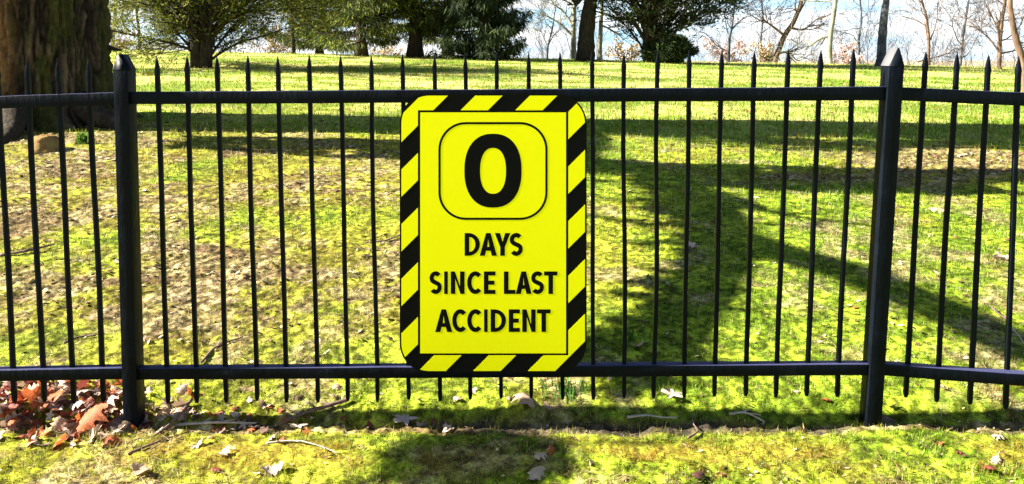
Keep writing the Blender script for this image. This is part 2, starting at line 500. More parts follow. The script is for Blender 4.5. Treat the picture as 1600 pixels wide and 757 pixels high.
# ------------------------------------------------------------------ fence
fence = empty("metal_fence", (0, FENCE_Y, gz1(0, FENCE_Y)), "black metal picket fence with pointed pickets running across the grass", "fence")
FO = np.array(fence.location)
YF = FENCE_Y - .019
def fpart(name, mb, m=None, smooth=False, bevel=0):
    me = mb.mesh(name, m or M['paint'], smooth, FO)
    o = link(name, me, fence)
    if bevel:
        bv = o.modifiers.new("bevel", 'BEVEL'); bv.width = bevel; bv.segments = 2
    return o
def rail(a_top, a_bot, b_top, b_bot, ya=0, yb=0):
    """a_top.. are picture points of the front face's corners"""
    mb = MB(); N = 24
    rows = []
    for i in range(N + 1):
        t = i / N
        tp = on_y(a_top[0] * (1 - t) + b_top[0] * t, a_top[1] * (1 - t) + b_top[1] * t, YF + ya * (1 - t) + yb * t)
        bt = on_y(a_bot[0] * (1 - t) + b_bot[0] * t, a_bot[1] * (1 - t) + b_bot[1] * t, YF + ya * (1 - t) + yb * t)
        w = .0012 * (random.random() - .5)
        x = .5 * (tp.x + bt.x); y = tp.y
        rows.append([(x, y, tp.z + w), (x, y + .037, tp.z + w), (x, y + .037, bt.z + w), (x, y, bt.z + w)])
    V = np.array(rows).reshape(-1, 3)
    q = []
    for i in range(N):
        for k in range(4):
            q.append([i * 4 + k, i * 4 + (k + 1) % 4, i * 4 + 4 + (k + 1) % 4, i * 4 + 4 + k])
    q.append([0, 3, 2, 1]); q.append([N * 4, N * 4 + 1, N * 4 + 2, N * 4 + 3])
    mb.add(V, q)
    fpart("rail", mb, bevel=.0015)
rail((-320, 161), (-320, 180), (192, 144.5), (192, 164))
rail((-320, 585), (-320, 602), (205, 575.5), (205, 593))
rail((196, 144.3), (196, 163.3), (1396, 136), (1396, 157.3))
rail((210, 576.8), (210, 594), (1372, 569.8), (1372, 587))
rail((1400, 136.3), (1400, 157), (1900, 158.5), (1900, 179.5), 0, -.09)
rail((1378, 569.5), (1378, 587), (1900, 607), (1900, 627), 0, -.09)

def post(tl, bl, wpx, captop, topfrac, side, shift=0.0, capmat='paint'):
    """front face from picture points: tl = (left x, shoulder y), bl = (left x, base y)"""
    yf = YF - .010; dp = .058
    A = on_y(tl[0], tl[1], yf); B = on_y(tl[0] + wpx, tl[1], yf)
    C = on_y(bl[0], bl[1], yf); D = on_y(bl[0] + wpx, bl[1], yf)
    C.z -= .08; D.z -= .08
    mb = MB()
    ys = [yf, yf, yf + dp, yf + dp]
    def ring(L, R, z): return [(L, yf, z), (R, yf, z), (R, yf + dp, z), (L, yf + dp, z)]
    rows = []
    for i in range(13):
        t = i / 12
        rows += ring(C.x * (1 - t) + A.x * t, D.x * (1 - t) + B.x * t, C.z * (1 - t) + A.z * t)
    q = []
    for i in range(12):
        for k in range(4):
            q.append([i * 4 + k, i * 4 + (k + 1) % 4, i * 4 + 4 + (k + 1) % 4, i * 4 + 4 + k])
    q.append([3, 2, 1, 0]); q.append([48, 49, 50, 51])
    mb.add(np.array(rows), q)
    p = fpart("post", mb, bevel=.0014)
    cm = MB()
    ztop = on_y(tl[0], captop, yf).z
    cx, cy = (A.x + B.x) / 2 + shift, yf + dp / 2
    hw = (B.x - A.x) / 2 + .0005; hd = dp / 2 + .0005
    z0 = A.z + .0015
    def rg(k, z, s=1): return [(cx + s * 0 - hw * k - shift * (k > .9), cy - hd * k, z), (cx + hw * k - shift * (k > .9), cy - hd * k, z), (cx + hw * k - shift * (k > .9), cy + hd * k, z), (cx - hw * k - shift * (k > .9), cy + hd * k, z)]
    r_ = hw * topfrac
    def sec(y): return [(cx - shift - hw, y, z0 - .004), (cx - shift + hw, y, z0 - .004), (cx - shift + hw, y, z0), (cx + r_, y, ztop), (cx - r_, y, ztop), (cx - shift - hw, y, z0)]
    ys2 = [cy - hd, cy + hd]
    rr = sec(ys2[0]) + sec(ys2[1])
    q = [[i, (i + 1) % 6, 6 + (i + 1) % 6, 6 + i] for i in range(6)]
    q += [[0, 5, 2, 1], [2, 5, 4, 3], [6, 7, 8, 11], [8, 9, 10, 11]]
    cm.add(np.array(rr), q)
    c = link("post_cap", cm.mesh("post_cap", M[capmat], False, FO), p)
    return p
post((176.5, 110), (192.5, 668), 22.5, 85, .12, 1, -.004)
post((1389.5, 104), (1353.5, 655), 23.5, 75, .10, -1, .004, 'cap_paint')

tops = [-52, -5, 42, 90, 138] + [245, 292, 339, 387, 434, 483, 532, 580, 629, 679, 727, 776, 826, 875, 925, 975, 1028, 1077, 1128, 1179, 1232, 1283, 1334] + [1447, 1496, 1545, 1592, 1641]
bots = [-23, 23, 70, 116, 162] + [263, 308, 354, 402, 448, 497, 544, 590, 639, 688, 735, 783, 830, 879, 927, 975, 1021, 1069, 1116, 1165, 1212, 1260, 1308] + [1415, 1463, 1515, 1571, 1622]
def interp(x, xs, ys): return float(np.interp(x, xs, ys))
for k, (a, b) in enumerate(zip(tops, bots)):
    yt = interp(a, [-60, 138, 245, 1100, 1334, 1447, 1600], [98, 90, 88, 79, 76, 80, 87]) + random.uniform(-1.5, 1.5)
    yb = interp(b, [-30, 162, 263, 1000, 1308, 1415, 1571, 1630], [630, 628, 629, 622, 618, 622, 640, 644]) + random.uniform(-2, 2)
    dy = -.018 * (a - 1400) / 200 if a > 1400 else 0
    Y = FENCE_Y + dy
    T = on_y(a, yt, Y); Bm = on_y(b, yb, Y)
    w = .0066
    mb = MB(); rows = []
    n = 14
    ktip = .048 / (T.z - Bm.z)
    ts = [0, .012] + list(np.linspace(.06, 1 - ktip * 1.35, n)) + [1 - ktip, 1 - ktip * .45, 1]
    ws = [.62, 1] + [1] * n + [1.12, .62, .06]
    ph = random.uniform(0, 6.28); am = random.choice([.0015, .002, .003]) * (2.2 if k in (20, 12) else 1)
    if a == 1028: am = .006; ph = 0
    for t, s in zip(ts, ws):
        bx = am * math.sin(t * 5 + ph) * math.sin(math.pi * t) + random.uniform(-.0004, .0004)
        x = Bm.x * (1 - t) + T.x * t + bx; z = Bm.z * (1 - t) + T.z * t
        h = w * s * random.uniform(.96, 1.04)
        rows += [(x - h, Y - h, z), (x + h, Y - h, z), (x + h, Y + h, z), (x - h, Y + h, z)]
    m_ = len(ts); q = []
    for i in range(m_ - 1):
        for j in range(4): q.append([i * 4 + j, i * 4 + (j + 1) % 4, i * 4 + 4 + (j + 1) % 4, i * 4 + 4 + j])
    q.append([3, 2, 1, 0]); q.append([m_ * 4 - 4, m_ * 4 - 3, m_ * 4 - 2, m_ * 4 - 1])
    mb.add(np.array(rows), q)
    fpart("picket", mb, bevel=.0012)
# rough footings in the soil at the two posts
def lump(cx, cy, cz, rx, ry, rz, seed, m, name, parent, origin):
    N, K = 20, 12; mb = MB(); V = []
    for i in range(K + 1):
        th = math.pi * i / K
        for j in range(N):
            ph = 2 * math.pi * j / N
            d = np.array([math.sin(th) * math.cos(ph), math.sin(th) * math.sin(ph), math.cos(th)])
            r = .78 + .5 * float(fbm(np.array([d[0] * 2.2 + seed]), np.array([d[1] * 2.2 + d[2] * 1.7]), seed, 4, .7)[0])
            V.append((cx + rx * r * d[0], cy + ry * r * d[1], cz + rz * r * d[2]))
    q = [[i * N + j, i * N + (j + 1) % N, (i + 1) * N + (j + 1) % N, (i + 1) * N + j] for i in range(K) for j in range(N)]
    mb.add(np.array(V), q)
    return link(name, mb.mesh(name, m, False, origin), parent)
p = on_ground(200, 668)
lump(p.x - .015, p.y, p.z, .055, .05, .035, 4, M['soil_clod'], "footing", fence, FO)
p = on_ground(1366, 655)
lump(p.x + .01, p.y, p.z - .01, .06, .05, .022, 6, M['soil_clod'], "footing", fence, FO)

# ------------------------------------------------------------------ sign
YS = YF - .0075
sign = empty("accident_sign", on_y(771, 583, YS), "yellow and black striped safety sign reading 0 DAYS SINCE LAST ACCIDENT hung on the fence", "sign")
SO = np.array(sign.location)
def S(px, py, lift=0.0):
    p = on_y(px, py, YS); return (p.x, YS - lift, p.z)
def roundrect(x0, y0, x1, y1, r, n=10):
    pts = []
    for cx, cy, a0 in ((x1 - r, y0 + r, -90), (x1 - r, y1 - r, 0), (x0 + r, y1 - r, 90), (x0 + r, y0 + r, 180)):
        for k in range(n + 1):
            a = math.radians(a0 + 90 * k / n); pts.append((cx + r * math.cos(a), cy + r * math.sin(a)))
    return pts
def poly_prism(name, rings, front, back, m, parent=sign):
    """rings in picture units: outer then holes; filled flat face at `front`, walls to `back`"""
    cu = bpy.data.curves.new(name, 'CURVE'); cu.dimensions = '2D'; cu.fill_mode = 'FRONT'
    for r in rings:
        sp = cu.splines.new('POLY'); sp.points.add(len(r) - 1)
        for q, (x, y) in zip(sp.points, r):
            w = S(x, y); q.co = (w[0] - SO[0], w[2] - SO[2], 0, 1)
        sp.use_cyclic_u = True
    tmp = bpy.data.objects.new("tmp", cu)
    me0 = bpy.data.meshes.new_from_object(tmp)
    v0 = np.array([x.co[:] for x in me0.vertices]); f0 = [list(p.vertices) for p in me0.polygons]
    bpy.data.objects.remove(tmp); bpy.data.curves.remove(cu); bpy.data.meshes.remove(me0)
    n0 = len(v0)
    verts = [(x, -front, z) for x, z, _ in v0]
    # orient front faces to -Y
    faces = []
    for f in f0:
        a, b, c = (np.array(verts[i]) for i in f[:3])
        faces.append(f if np.cross(b - a, c - a)[1] < 0 else f[::-1])
    cnt = {}
    for f in faces:
        for i in range(len(f)):
            e = (f[i], f[(i + 1) % len(f)]); cnt[e] = 1
    bnd = [e for e in cnt if (e[1], e[0]) not in cnt]
    verts += [(x, -back, z) for x, z, _ in v0]
    for a, b in bnd: faces.append([b, a, a + n0, b + n0])
    me = bpy.data.meshes.new(name); me.from_pydata(verts, [], faces); me.materials.append(m)
    return link(name, me, parent)
OUT = roundrect(624.6, 147.2, 916.6, 582.6, 46, 14)
o = poly_prism("plate", [OUT], 0, -.004, M['sign_black'])
IN = roundrect(627.2, 149.8, 914.0, 580.0, 43.4, 14)
poly_prism("yellow_panel", [[(656.6, 176), (884.4, 176), (884.4, 552.4), (656.6, 552.4)]], .0004, 0.0001, M['sign_yellow'])
def clip(poly, a, b, c):
    """keep a*x+b*y<=c"""
    out = []
    for i in range(len(poly)):
        p, q = poly[i], poly[(i + 1) % len(poly)]
        dp, dq = a * p[0] + b * p[1] - c, a * q[0] + b * q[1] - c
        if dp <= 0: out.append(p)
        if (dp < 0 < dq) or (dq < 0 < dp):
            t = dp / (dp - dq); out.append((p[0] + (q[0] - p[0]) * t, p[1] + (q[1] - p[1]) * t))
    return out
regions = [[(0, 1, 172.6)], [(0, -1, -555.6)], [(1, 0, 653.0), (0, -1, -172.6), (0, 1, 555.6)], [(-1, 0, -888.0), (0, -1, -172.6), (0, 1, 555.6)]]
for k in range(-1, 12):
    s0, s1 = 806.9 + 85.4 * k, 849.6 + 85.4 * k
    for rg in regions:
        P_ = IN
        for cl_ in rg + [(1, 1, s1), (-1, -1, -s0)]:
            P_ = clip(P_, *cl_)
            if len(P_) < 3: break
        if len(P_) >= 3:
            P2 = [p for i, p in enumerate(P_) if math.dist(p, P_[i - 1]) > .05]
            if len(P2) >= 3: poly_prism("stripe", [P2], .0004, .0001, M['sign_yellow'])
B = M['sign_black']
poly_prism("number_frame", [roundrect(685, 191, 855.6, 344, 43, 12), roundrect(688.6, 194.6, 852.0, 340.4, 39.4, 12)], .0006, .00045, B)
def supell(cx, cy, rx, ry, n=2.25, N=48):
    r = []
    for k in range(N):
        a = 2 * math.pi * k / N; c, s = math.cos(a), math.sin(a)
        r.append((cx + rx * math.copysign(abs(c) ** (2 / n), c), cy + ry * math.copysign(abs(s) ** (2 / n), s)))
    return r
poly_prism("digit", [supell(770.3, 267, 44.8, 57.8, 2.3), supell(770.4, 267.3, 20.2, 35.8, 2.3)], .0006, .00045, B)
def stroke(path, w):
    """outline of a thick open polyline with square ends"""
    P_ = np.array(path, float); T = np.gradient(P_, axis=0); T /= np.linalg.norm(T, axis=1)[:, None]
    N_ = np.stack([-T[:, 1], T[:, 0]], 1) * w / 2
    return [tuple(p) for p in np.vstack([P_ + N_, (P_ - N_)[::-1]])]
def glyph(ch, x0, x1, y0, y1, w=7.3):
    W, H = x1 - x0, y1 - y0
    if ch == 'I':
        return [[(x0, y0), (x1, y0), (x1, y1), (x0, y1)]]
    if ch == 'L':
        return [[(x0, y0), (x0 + w, y0), (x0 + w, y1 - w * .88), (x1, y1 - w * .88), (x1, y1), (x0, y1)]]
    if ch == 'T':
        c = (x0 + x1) / 2
        return [[(x0, y0), (x1, y0), (x1, y0 + w * .88), (c + w / 2, y0 + w * .88), (c + w / 2, y1), (c - w / 2, y1), (c - w / 2, y0 + w * .88), (x0, y0 + w * .88)]]
    if ch == 'E':
        m_ = (y0 + y1) / 2; e = w * .44; u = w * .88
        return [[(x0, y0), (x1, y0), (x1, y0 + u), (x0 + w, y0 + u), (x0 + w, m_ - e), (x1 - 1.6, m_ - e), (x1 - 1.6, m_ + e), (x0 + w, m_ + e), (x0 + w, y1 - u), (x1, y1 - u), (x1, y1), (x0, y1)]]
    if ch == 'N':
        return [[(x0, y0), (x0 + w * .9, y0), (x1 - w, y1 - H * .34), (x1 - w, y0), (x1, y0), (x1, y1), (x1 - w * .9, y1), (x0 + w, y0 + H * .34), (x0 + w, y1), (x0, y1)]]
    if ch == 'Y':
        c = (x0 + x1) / 2; m_ = y0 + H * .62
        return [[(x0, y0), (x0 + w * 1.12, y0), (c, m_ - w * 1.15), (x1 - w * 1.12, y0), (x1, y0), (c + w / 2, m_), (c + w / 2, y1), (c - w / 2, y1), (c - w / 2, m_)]]
    if ch == 'A':
        c = (x0 + x1) / 2; s = (W / 2 - w * .5) / H
        xa = lambda y: (y1 - y) * s
        yb = y1 - H * .22; yh = yb - w * .85; k = w * 1.1
        outer = [(c - w * .5, y0), (c + w * .5, y0), (x1, y1), (x1 - k, y1), (x1 - k - xa(yb) * .98, yb), (x0 + k + xa(yb) * .98, yb), (x0 + k, y1), (x0, y1)]
        inner = [(c, y0 + w * 1.35), (x1 - k - xa(yh), yh), (x0 + k + xa(yh), yh)]
        return [outer, inner]
    if ch == 'D':
        def half(l, r_, t, b_, n=12):
            rr = (b_ - t) / 2; cx = r_ - min(rr, (r_ - l) * .9); rx = r_ - cx
            return [(l, t)] + [(cx + rx * math.sin(math.pi * i / n), (t + b_) / 2 - rr * math.cos(math.pi * i / n)) for i in range(n + 1)] + [(l, b_)]
        return [half(x0, x1, y0, y1), half(x0 + w, x1 - w, y0 + w * .88, y1 - w * .88)]
    if ch == 'C':
        cx, cy = x0 + W * .56, (y0 + y1) / 2; rx, ry = W * .56 - w / 2, H / 2 - w * .44
        pth = [(cx + rx * math.cos(a), cy + ry * math.sin(a)) for a in np.radians(np.linspace(-46, -314, 22))]
        return [stroke(pth, w * .95)]
    if ch == 'S':
        cx = (x0 + x1) / 2; rx = W / 2 - w * .48; r2 = H / 4 - w * .21
        t_ = y0 + w * .43 + r2; b_ = y1 - w * .43 - r2
        pth = [(cx + rx * math.cos(a), t_ + r2 * math.sin(a)) for a in np.radians(np.linspace(-35, -210, 12))]
        pth += [(cx - rx * .62, t_ + r2 * .72), (cx, (t_ + b_) / 2), (cx + rx * .62, b_ - r2 * .72)]
        pth += [(cx + rx * math.cos(a), b_ + r2 * math.sin(a)) for a in np.radians(np.linspace(-30, 147, 12))]
        return [stroke(pth, w * .93)]
LINES = [
    (364.4, 400, [('D', 726, 750), ('A', 749.5, 776.5), ('Y', 773, 797.5), ('S', 796.3, 817)]),
    (424.4, 459.6, [('S', 671, 690.5), ('I', 694, 699.8), ('N', 704.2, 726), ('C', 729.7, 753), ('E', 756, 774.3), ('L', 787.3, 805.5), ('A', 805.8, 830.6), ('S', 829.8, 850.2), ('T', 850.0, 871)]),
    (483.6, 519, [('A', 680, 706.6), ('C', 706.4, 729.3), ('C', 729.8, 753.2), ('I', 756.3, 762), ('D', 766.5, 790.8), ('E', 794.8, 812.3), ('N', 816, 837), ('T', 839, 860.3)]),
]
for y0, y1, gl in LINES:
    for ch, a, b in gl:
        o = poly_prism("letter", glyph(ch, a, b, y0, y1), .0006 + (.00004 if ch in 'AT' else 0), .00045, B)
        o['label'] = "black capital letter " + ch

# ------------------------------------------------------------------ trees
def rot_about(v, axis, a):
    axis = axis / np.linalg.norm(axis)
    return v * math.cos(a) + np.cross(axis, v) * math.sin(a) + axis * np.dot(axis, v) * (1 - math.cos(a))
def grow(mb, p, d, L, r, level, maxlev, rnd, sides, up=.15, kids=(3, 5), spread=.75, shrink=.62, tips=None, wig=.18, rmin=.003):
    n = max(3, int(4 if level > 1 else 6))
    pts = [p.copy()]; dirs = [d.copy()]
    for i in range(n):
        d = d + np.array([rnd.gauss(0, wig), rnd.gauss(0, wig), rnd.gauss(0, wig) + up * .3])
        d /= np.linalg.norm(d)
        p = p + d * L / n
        pts.append(p.copy()); dirs.append(d.copy())
    rr = np.linspace(r, max(r * .35, rmin), n + 1)
    tube(mb, pts, rr, max(3, sides), cap=False)
    if tips is not None and level >= maxlev - 1:
        for a, b in zip(pts[1:], dirs[1:]): tips.append((a, b))
    if level < maxlev:
        for _ in range(rnd.randint(*kids)):
            i = rnd.randint(1, n); 
            ax = np.array([rnd.gauss(0, 1), rnd.gauss(0, 1), rnd.gauss(0, 1)])
            ax = np.cross(dirs[i], ax)
            nd = rot_about(dirs[i], ax, rnd.uniform(.5, 1) * spread)
            grow(mb, pts[i].copy(), nd, L * rnd.uniform(shrink * .7, shrink * 1.15), max(rr[i] * .6, rmin), level + 1, maxlev, rnd, sides - 1, up, kids, spread, shrink, tips, wig, rmin)
def smooth_path(pts, n=6):
    P_ = [np.array(p, float) for p in pts]; out = []
    for i in range(len(P_) - 1):
        a = P_[max(i - 1, 0)]; b = P_[i]; c = P_[i + 1]; d = P_[min(i + 2, len(P_) - 1)]
        for k in range(n):
            t = k / n
            out.append(.5 * ((2 * b) + (-a + c) * t + (2 * a - 5 * b + 4 * c - d) * t * t + (-a + 3 * b - 3 * c + d) * t ** 3))
    out.append(P_[-1]); return np.array(out)
def bare_tree(name, trunk_px, Y, wpx, m, label, cat, seed, limbs=None, nb=9, blen=1.6, lev=3, extra=(3.0, .3), group=None, zfrom=.35, rmin=.004, spread=.8, wig=.2):
    """trunk runs through picture points at distance Y and on above the frame"""
    rnd = random.Random(seed)
    pts = [on_y(x, y, Y) for x, y in trunk_px]
    basez = gz1(pts[0].x, Y) - .1
    pts[0] = Vector((pts[0].x, Y, min(basez, pts[0].z)))
    top = pts[-1]; dx = (pts[-1].x - pts[-2].x) / max(pts[-1].z - pts[-2].z, .1)
    for k in range(1, 4):
        pts.append(Vector((top.x + dx * extra[0] * k / 3 * .6, Y + rnd.uniform(-.1, .1), top.z + extra[0] * k / 3)))
    P_ = smooth_path(pts, 5)
    P_[:, 1] += np.cumsum(np.array([rnd.uniform(-.02, .02) for _ in P_]))
    r0 = wpx / 2 * Y / F
    t = np.linspace(0, 1, len(P_))
    R = r0 * (1.0 - .7 * t) ; R[0] *= 1.5; R[1] *= 1.2
    root = empty(name, (P_[0][0], Y, gz1(P_[0][0], Y)), label, cat, group)
    O = np.array(root.location)
    mb = MB(); tube(mb, P_, R, 10, .12)
    link("trunk", mb.mesh("trunk", m, True, O), root)
    bb = MB()
    for k in range(nb):
        i = min(len(P_) - 2, int(len(P_) * (zfrom + (1 - zfrom) * (k + rnd.random()) / nb)))
        a = rnd.uniform(0, 2 * math.pi)
        d = np.array([math.cos(a), .6 * math.sin(a), rnd.uniform(.1, .9)]); d /= np.linalg.norm(d)
        grow(bb, P_[i].copy(), d, blen * rnd.uniform(.6, 1.2), max(R[i] * .45, rmin * 1.5), 1, lev, rnd, 5, .12, (3, 5), spread, .62, None, wig, rmin)
    for lp in (limbs or []):
        q = smooth_path([on_y(x, y, Y + .1 * j) for j, (x, y) in enumerate(lp)], 4)
        rr = np.linspace(r0 * .5, rmin, len(q))
        tube(bb, q, rr, 5, .1, cap=False)
        for _ in range(9):
            i = rnd.randint(2, len(q) - 1); d = q[i] - q[i - 1]; d /= np.linalg.norm(d) + 1e-9
            d = d + np.array([rnd.gauss(0, .6), rnd.gauss(0, .6), rnd.gauss(0, .6)]); d /= np.linalg.norm(d)
            grow(bb, q[i].copy(), d, blen * .45, max(rr[i] * .6, rmin), 2, lev, rnd, 4, .1, (2, 4), spread, .6, None, wig, rmin)
    tag(link("branches", bb.mesh("branches", m, False, O), root), kind='stuff')
    return root

bare_tree("bare_tree", [(1207, 98), (1225, 58), (1240, 34), (1253, 0)], 33, 9, M['bark_brown'], "leaning crooked bare tree with twisted limbs, right of the dark evergreen", "tree", 1,
          [[(1226, 56), (1205, 40), (1190, 32), (1172, 40)], [(1236, 44), (1256, 46), (1280, 28), (1310, 22)], [(1212, 85), (1232, 82), (1246, 95), (1262, 88)]], 10, 2.2, 4, rmin=.007)
bare_tree("bare_tree", [(1296, 101), (1297, 62), (1303, 20), (1306, 0)], 31, 9, M['bark_pale'], "straight bare tree with lichen-pale trunk between the leaning tree and the thick grey trunk", "tree", 2,
          [[(1298, 55), (1280, 62), (1265, 72), (1252, 84)]], 9, 2.0, 4, rmin=.007)
bare_tree("bare_tree", [(1376, 104), (1378, 60), (1382, 20), (1385, 0)], 27, 15, M['bark_grey'], "thick blotchy grey trunk rising just left of the right fence post", "tree", 3, None, 8, 2.2, 4, (4, .3), zfrom=.6)
bare_tree("bare_tree", [(1450, 98), (1451, 62), (1447, 30), (1440, 0)], 34, 5, M['bark_brown'], "slim bare tree with upswept twigs just right of the right fence post", "tree", 4,
          [[(1434, 97), (1460, 90), (1480, 84), (1492, 76)], [(1450, 70), (1462, 40), (1466, 0)]], 10, 1.9, 4, rmin=.006, zfrom=.1)
bare_tree("bare_tree", [(1562, 112), (1563, 80), (1566, 40), (1571, 0)], 26, 7, M['bark_brown'], "bare tree with low spreading branches near the right edge of the picture", "tree", 5,
          [[(1563, 84), (1545, 60), (1522, 40), (1505, 22)], [(1563, 84), (1590, 78), (1620, 66)], [(1564, 60), (1552, 30), (1540, 5)]], 10, 1.7, 4, rmin=.005, zfrom=.15)
bare_tree("bare_tree", [(1606, 150), (1597, 100), (1588, 62), (1582, 34), (1580, 0)], 14, 12, M['bark_brown'], "smooth curved trunk cut by the right edge of the picture", "tree", 6, None, 6, 1.2, 3, (4, .3), zfrom=.6)
bare_tree("bare_tree", [(1138, 99), (1139, 61), (1142, 45)], 33, 5, M['bark_grey'], "small pale forked bare tree above the pink bush", "tree", 7,
          [[(1139, 61), (1133, 30), (1128, 0)], [(1139, 55), (1150, 38), (1165, 28), (1182, 22)], [(1136, 80), (1118, 70), (1104, 54), (1092, 50)]], 6, 1.7, 4, rmin=.006)
bare_tree("bare_tree", [(855, 93), (856, 72), (862, 50)], 34, 4, M['bark_grey'], "little faint bare tree in the gap left of the big dark trunk", "tree", 8,
          [[(856, 75), (848, 55), (838, 40)], [(857, 70), (868, 52), (880, 45)]], 6, 1.4, 4, (1.2, .3), rmin=.005)
bare_tree("bare_tree", [(897, 93), (896, 60), (897, 20), (898, 0)], 32, 9, M['bark_pale'], "pale trunk standing half behind the left side of the big dark trunk", "tree", 9,
          [[(893, 55), (876, 38), (855, 26), (838, 22)], [(894, 40), (880, 18), (862, 5)]], 8, 2.0, 4, (4, .3), rmin=.007)
bare_tree("bare_tree", [(937, 94), (938, 60), (940, 20), (941, 0)], 30, 8, M['bark_pale'], "slim pale trunk close to the right side of the big dark trunk", "tree", 10, [[(940, 40), (960, 50), (985, 70)]], 6, 1.5, 3, (4, .3), zfrom=.5)
bare_tree("bare_tree", [(218, 92), (218, 60), (214, 20), (210, 0)], 30, 5, M['bark_dark'], "thin dark trunk seen through the yew branches beside the giant trunk", "tree", 11, [[(217, 50), (200, 30), (180, 15)]], 8, 1.8, 4, rmin=.006)
bare_tree("bare_tree", [(177, 92), (177, 60), (180, 20), (182, 0)], 36, 7, M['bark_pale'], "pale bare tree in the gap just right of the giant trunk", "tree", 12, [[(178, 55), (165, 38), (152, 20)], [(178, 45), (192, 20), (200, 0)]], 10, 2.0, 4, rmin=.008)
bare_tree("bare_tree", [(1500, 100), (1502, 70), (1508, 30), (1512, 0)], 44, 5, M['bark_grey'], "distant thin bare tree between the right fence post and the low-branched tree", "tree", 13, None, 12, 2.6, 4, rmin=.008, zfrom=.1)
bare_tree("bare_tree", [(1345, 100), (1342, 70), (1346, 30), (1344, 0)], 46, 4, M['bark_grey'], "distant wispy bare tree left of the thick grey trunk", "tree", 14, None, 12, 2.6, 4, rmin=.008, zfrom=.1)
bare_tree("bare_tree", [(1190, 100), (1188, 70), (1192, 30), (1190, 0)], 48, 4, M['bark_grey'], "distant wispy bare tree behind the leaning crooked one", "tree", 15, None, 11, 2.6, 4, rmin=.008, zfrom=.1)
bare_tree("bare_tree", [(459, 96), (458, 60), (456, 20), (455, 0)], 29, 7, M['bark_dark'], "slim dark trunk between the yew and the drooping spruces", "tree", 16, None, 5, 1.4, 3, (3, .3), zfrom=.5)
bare_tree("bare_tree", [(915, 97), (915, 88), (916, 60), (920, 20), (923, 0)], 27, 33, M['bark_dark'], "big dark trunk with flared foot left of the fan-shaped evergreen", "tree", 17,
          [[(905, 5), (880, -20), (840, -40)]], 8, 2.0, 4, (6, .3), zfrom=.7)

# evergreen foliage: many small sprays along growing limbs
def sprays(mb, tips, rnd, per, length, width, droop, pal, jit):
    P_, D_ = [], []
    for a, b in tips:
        for _ in range(per):
            P_.append(a); D_.append(b)
    n = len(P_)
    P_ = np.array(P_) + RNG.normal(0, jit, (n, 3)); D_ = np.array(D_) + RNG.normal(0, .55, (n, 3))
    D_[:, 2] -= droop
    D_ /= np.linalg.norm(D_, axis=1)[:, None]
    s = np.cross(D_, RNG.normal(0, 1, (n, 3))); s /= np.linalg.norm(s, axis=1)[:, None] + 1e-9
    L = length * (.5 + RNG.random(n))[:, None]; W = width * (.6 + .8 * RNG.random(n))[:, None]
    V = np.stack([P_ - s * W * .3, P_ + D_ * L * .45 - s * W, P_ + D_ * L, P_ + D_ * L * .45 + s * W], 1).reshape(-1, 3)
    c = pal[RNG.integers(0, len(pal), n)] * (.6 + .8 * RNG.random(n))[:, None]
    mb.add(V, np.arange(n * 4).reshape(-1, 4), None, np.repeat(c, 4, 0))
def spruce(bx, by, Y, name, label, seed, height, rad, low, pal, group, dens=1.0, wtrunk=.2, lean=0):
    rnd = random.Random(seed)
    x = (bx - 800) / F * Y; z0 = gz1(x, Y)
    root = empty(name, (x, Y, z0), label, "tree", group); O = np.array(root.location)
    mb = MB(); ts = np.linspace(0, 1, 12)
    P_ = np.array([[x + lean * t, Y, z0 - .1 + height * t] for t in ts])
    tube(mb, P_, wtrunk * (1 - .9 * ts) * np.where(ts == 0, 1.4, 1), 10, .1)
    link("trunk", mb.mesh("trunk", M['bark_dark'], True, O), root)
    bb = MB(); fb = MB(); tips = []
    h = low
    while h < height * .97:
        k = h / height
        R_ = rad * (1 - k) ** .75
        for _ in range(int(rnd.choice([2, 3, 3]) * dens + .5)):
            a = rnd.uniform(0, 2 * math.pi)
            L = R_ * rnd.uniform(.7, 1.1); n = 7; pts = []
            sag = rnd.uniform(.15, .4)
            for i in range(n + 1):
                t = i / n
                pts.append(np.array([x + lean * k + math.cos(a) * L * t, Y + math.sin(a) * L * t, z0 + h + L * (.25 * t - sag * 1.6 * t * (1 - t) - sag * .6 * t * t)]))
            tube(bb, pts, np.linspace(.035 * (1 - k) + .01, .006, n + 1), 4, cap=False)
            for i in range(1, n + 1):
                for sgn in (-1, 1, 0):
                    sd = np.array([-math.sin(a) * sgn, math.cos(a) * sgn, -.15]) * (.75 if sgn else .2) + np.array([math.cos(a), math.sin(a), 0]) * .6
                    l2 = (.22 + .35 * (1 - i / n)) * rnd.uniform(.6, 1.2) * min(1, rad / 1.8)
                    for j in range(3):
                        tips.append((pts[i] + sd * l2 * (j + 1) / 3, sd / np.linalg.norm(sd)))
        h += .17 + .12 * (h > 2.6)
    sprays(fb, tips, rnd, 4, .26, .017, 1.3, pal, .06)
    tag(link("branches", bb.mesh("branches", M['bark_dark'], False, O), root), kind='stuff')
    tag(link("foliage", fb.mesh("foliage", M['needles'], False, O), root), kind='stuff')
    return root
PAL_SPR = np.array([[.03, .05, .01], [.08, .11, .016], [.018, .030, .009], [.20, .23, .03], [.04, .04, .014]])
PAL_DRK = np.array([[.018, .032, .012], [.03, .05, .014], [.012, .022, .012], [.05, .07, .02]])
PAL_YEW = np.array([[.14, .17, .02], [.24, .27, .03], [.06, .08, .012], [.34, .34, .06], [.08, .08, .02]])
spruce(565, 93, 27.0, "spruce_tree", "drooping spruce whose hanging green boughs stand right of the yew", 21, 7.5, 2.3, .55, PAL_SPR, None, .95, .20)
spruce(649, 93, 27.8, "spruce_tree", "middle drooping spruce with a bare dark lower trunk behind the sign", 22, 8.5, 2.1, .95, PAL_SPR, None, .95, .26)
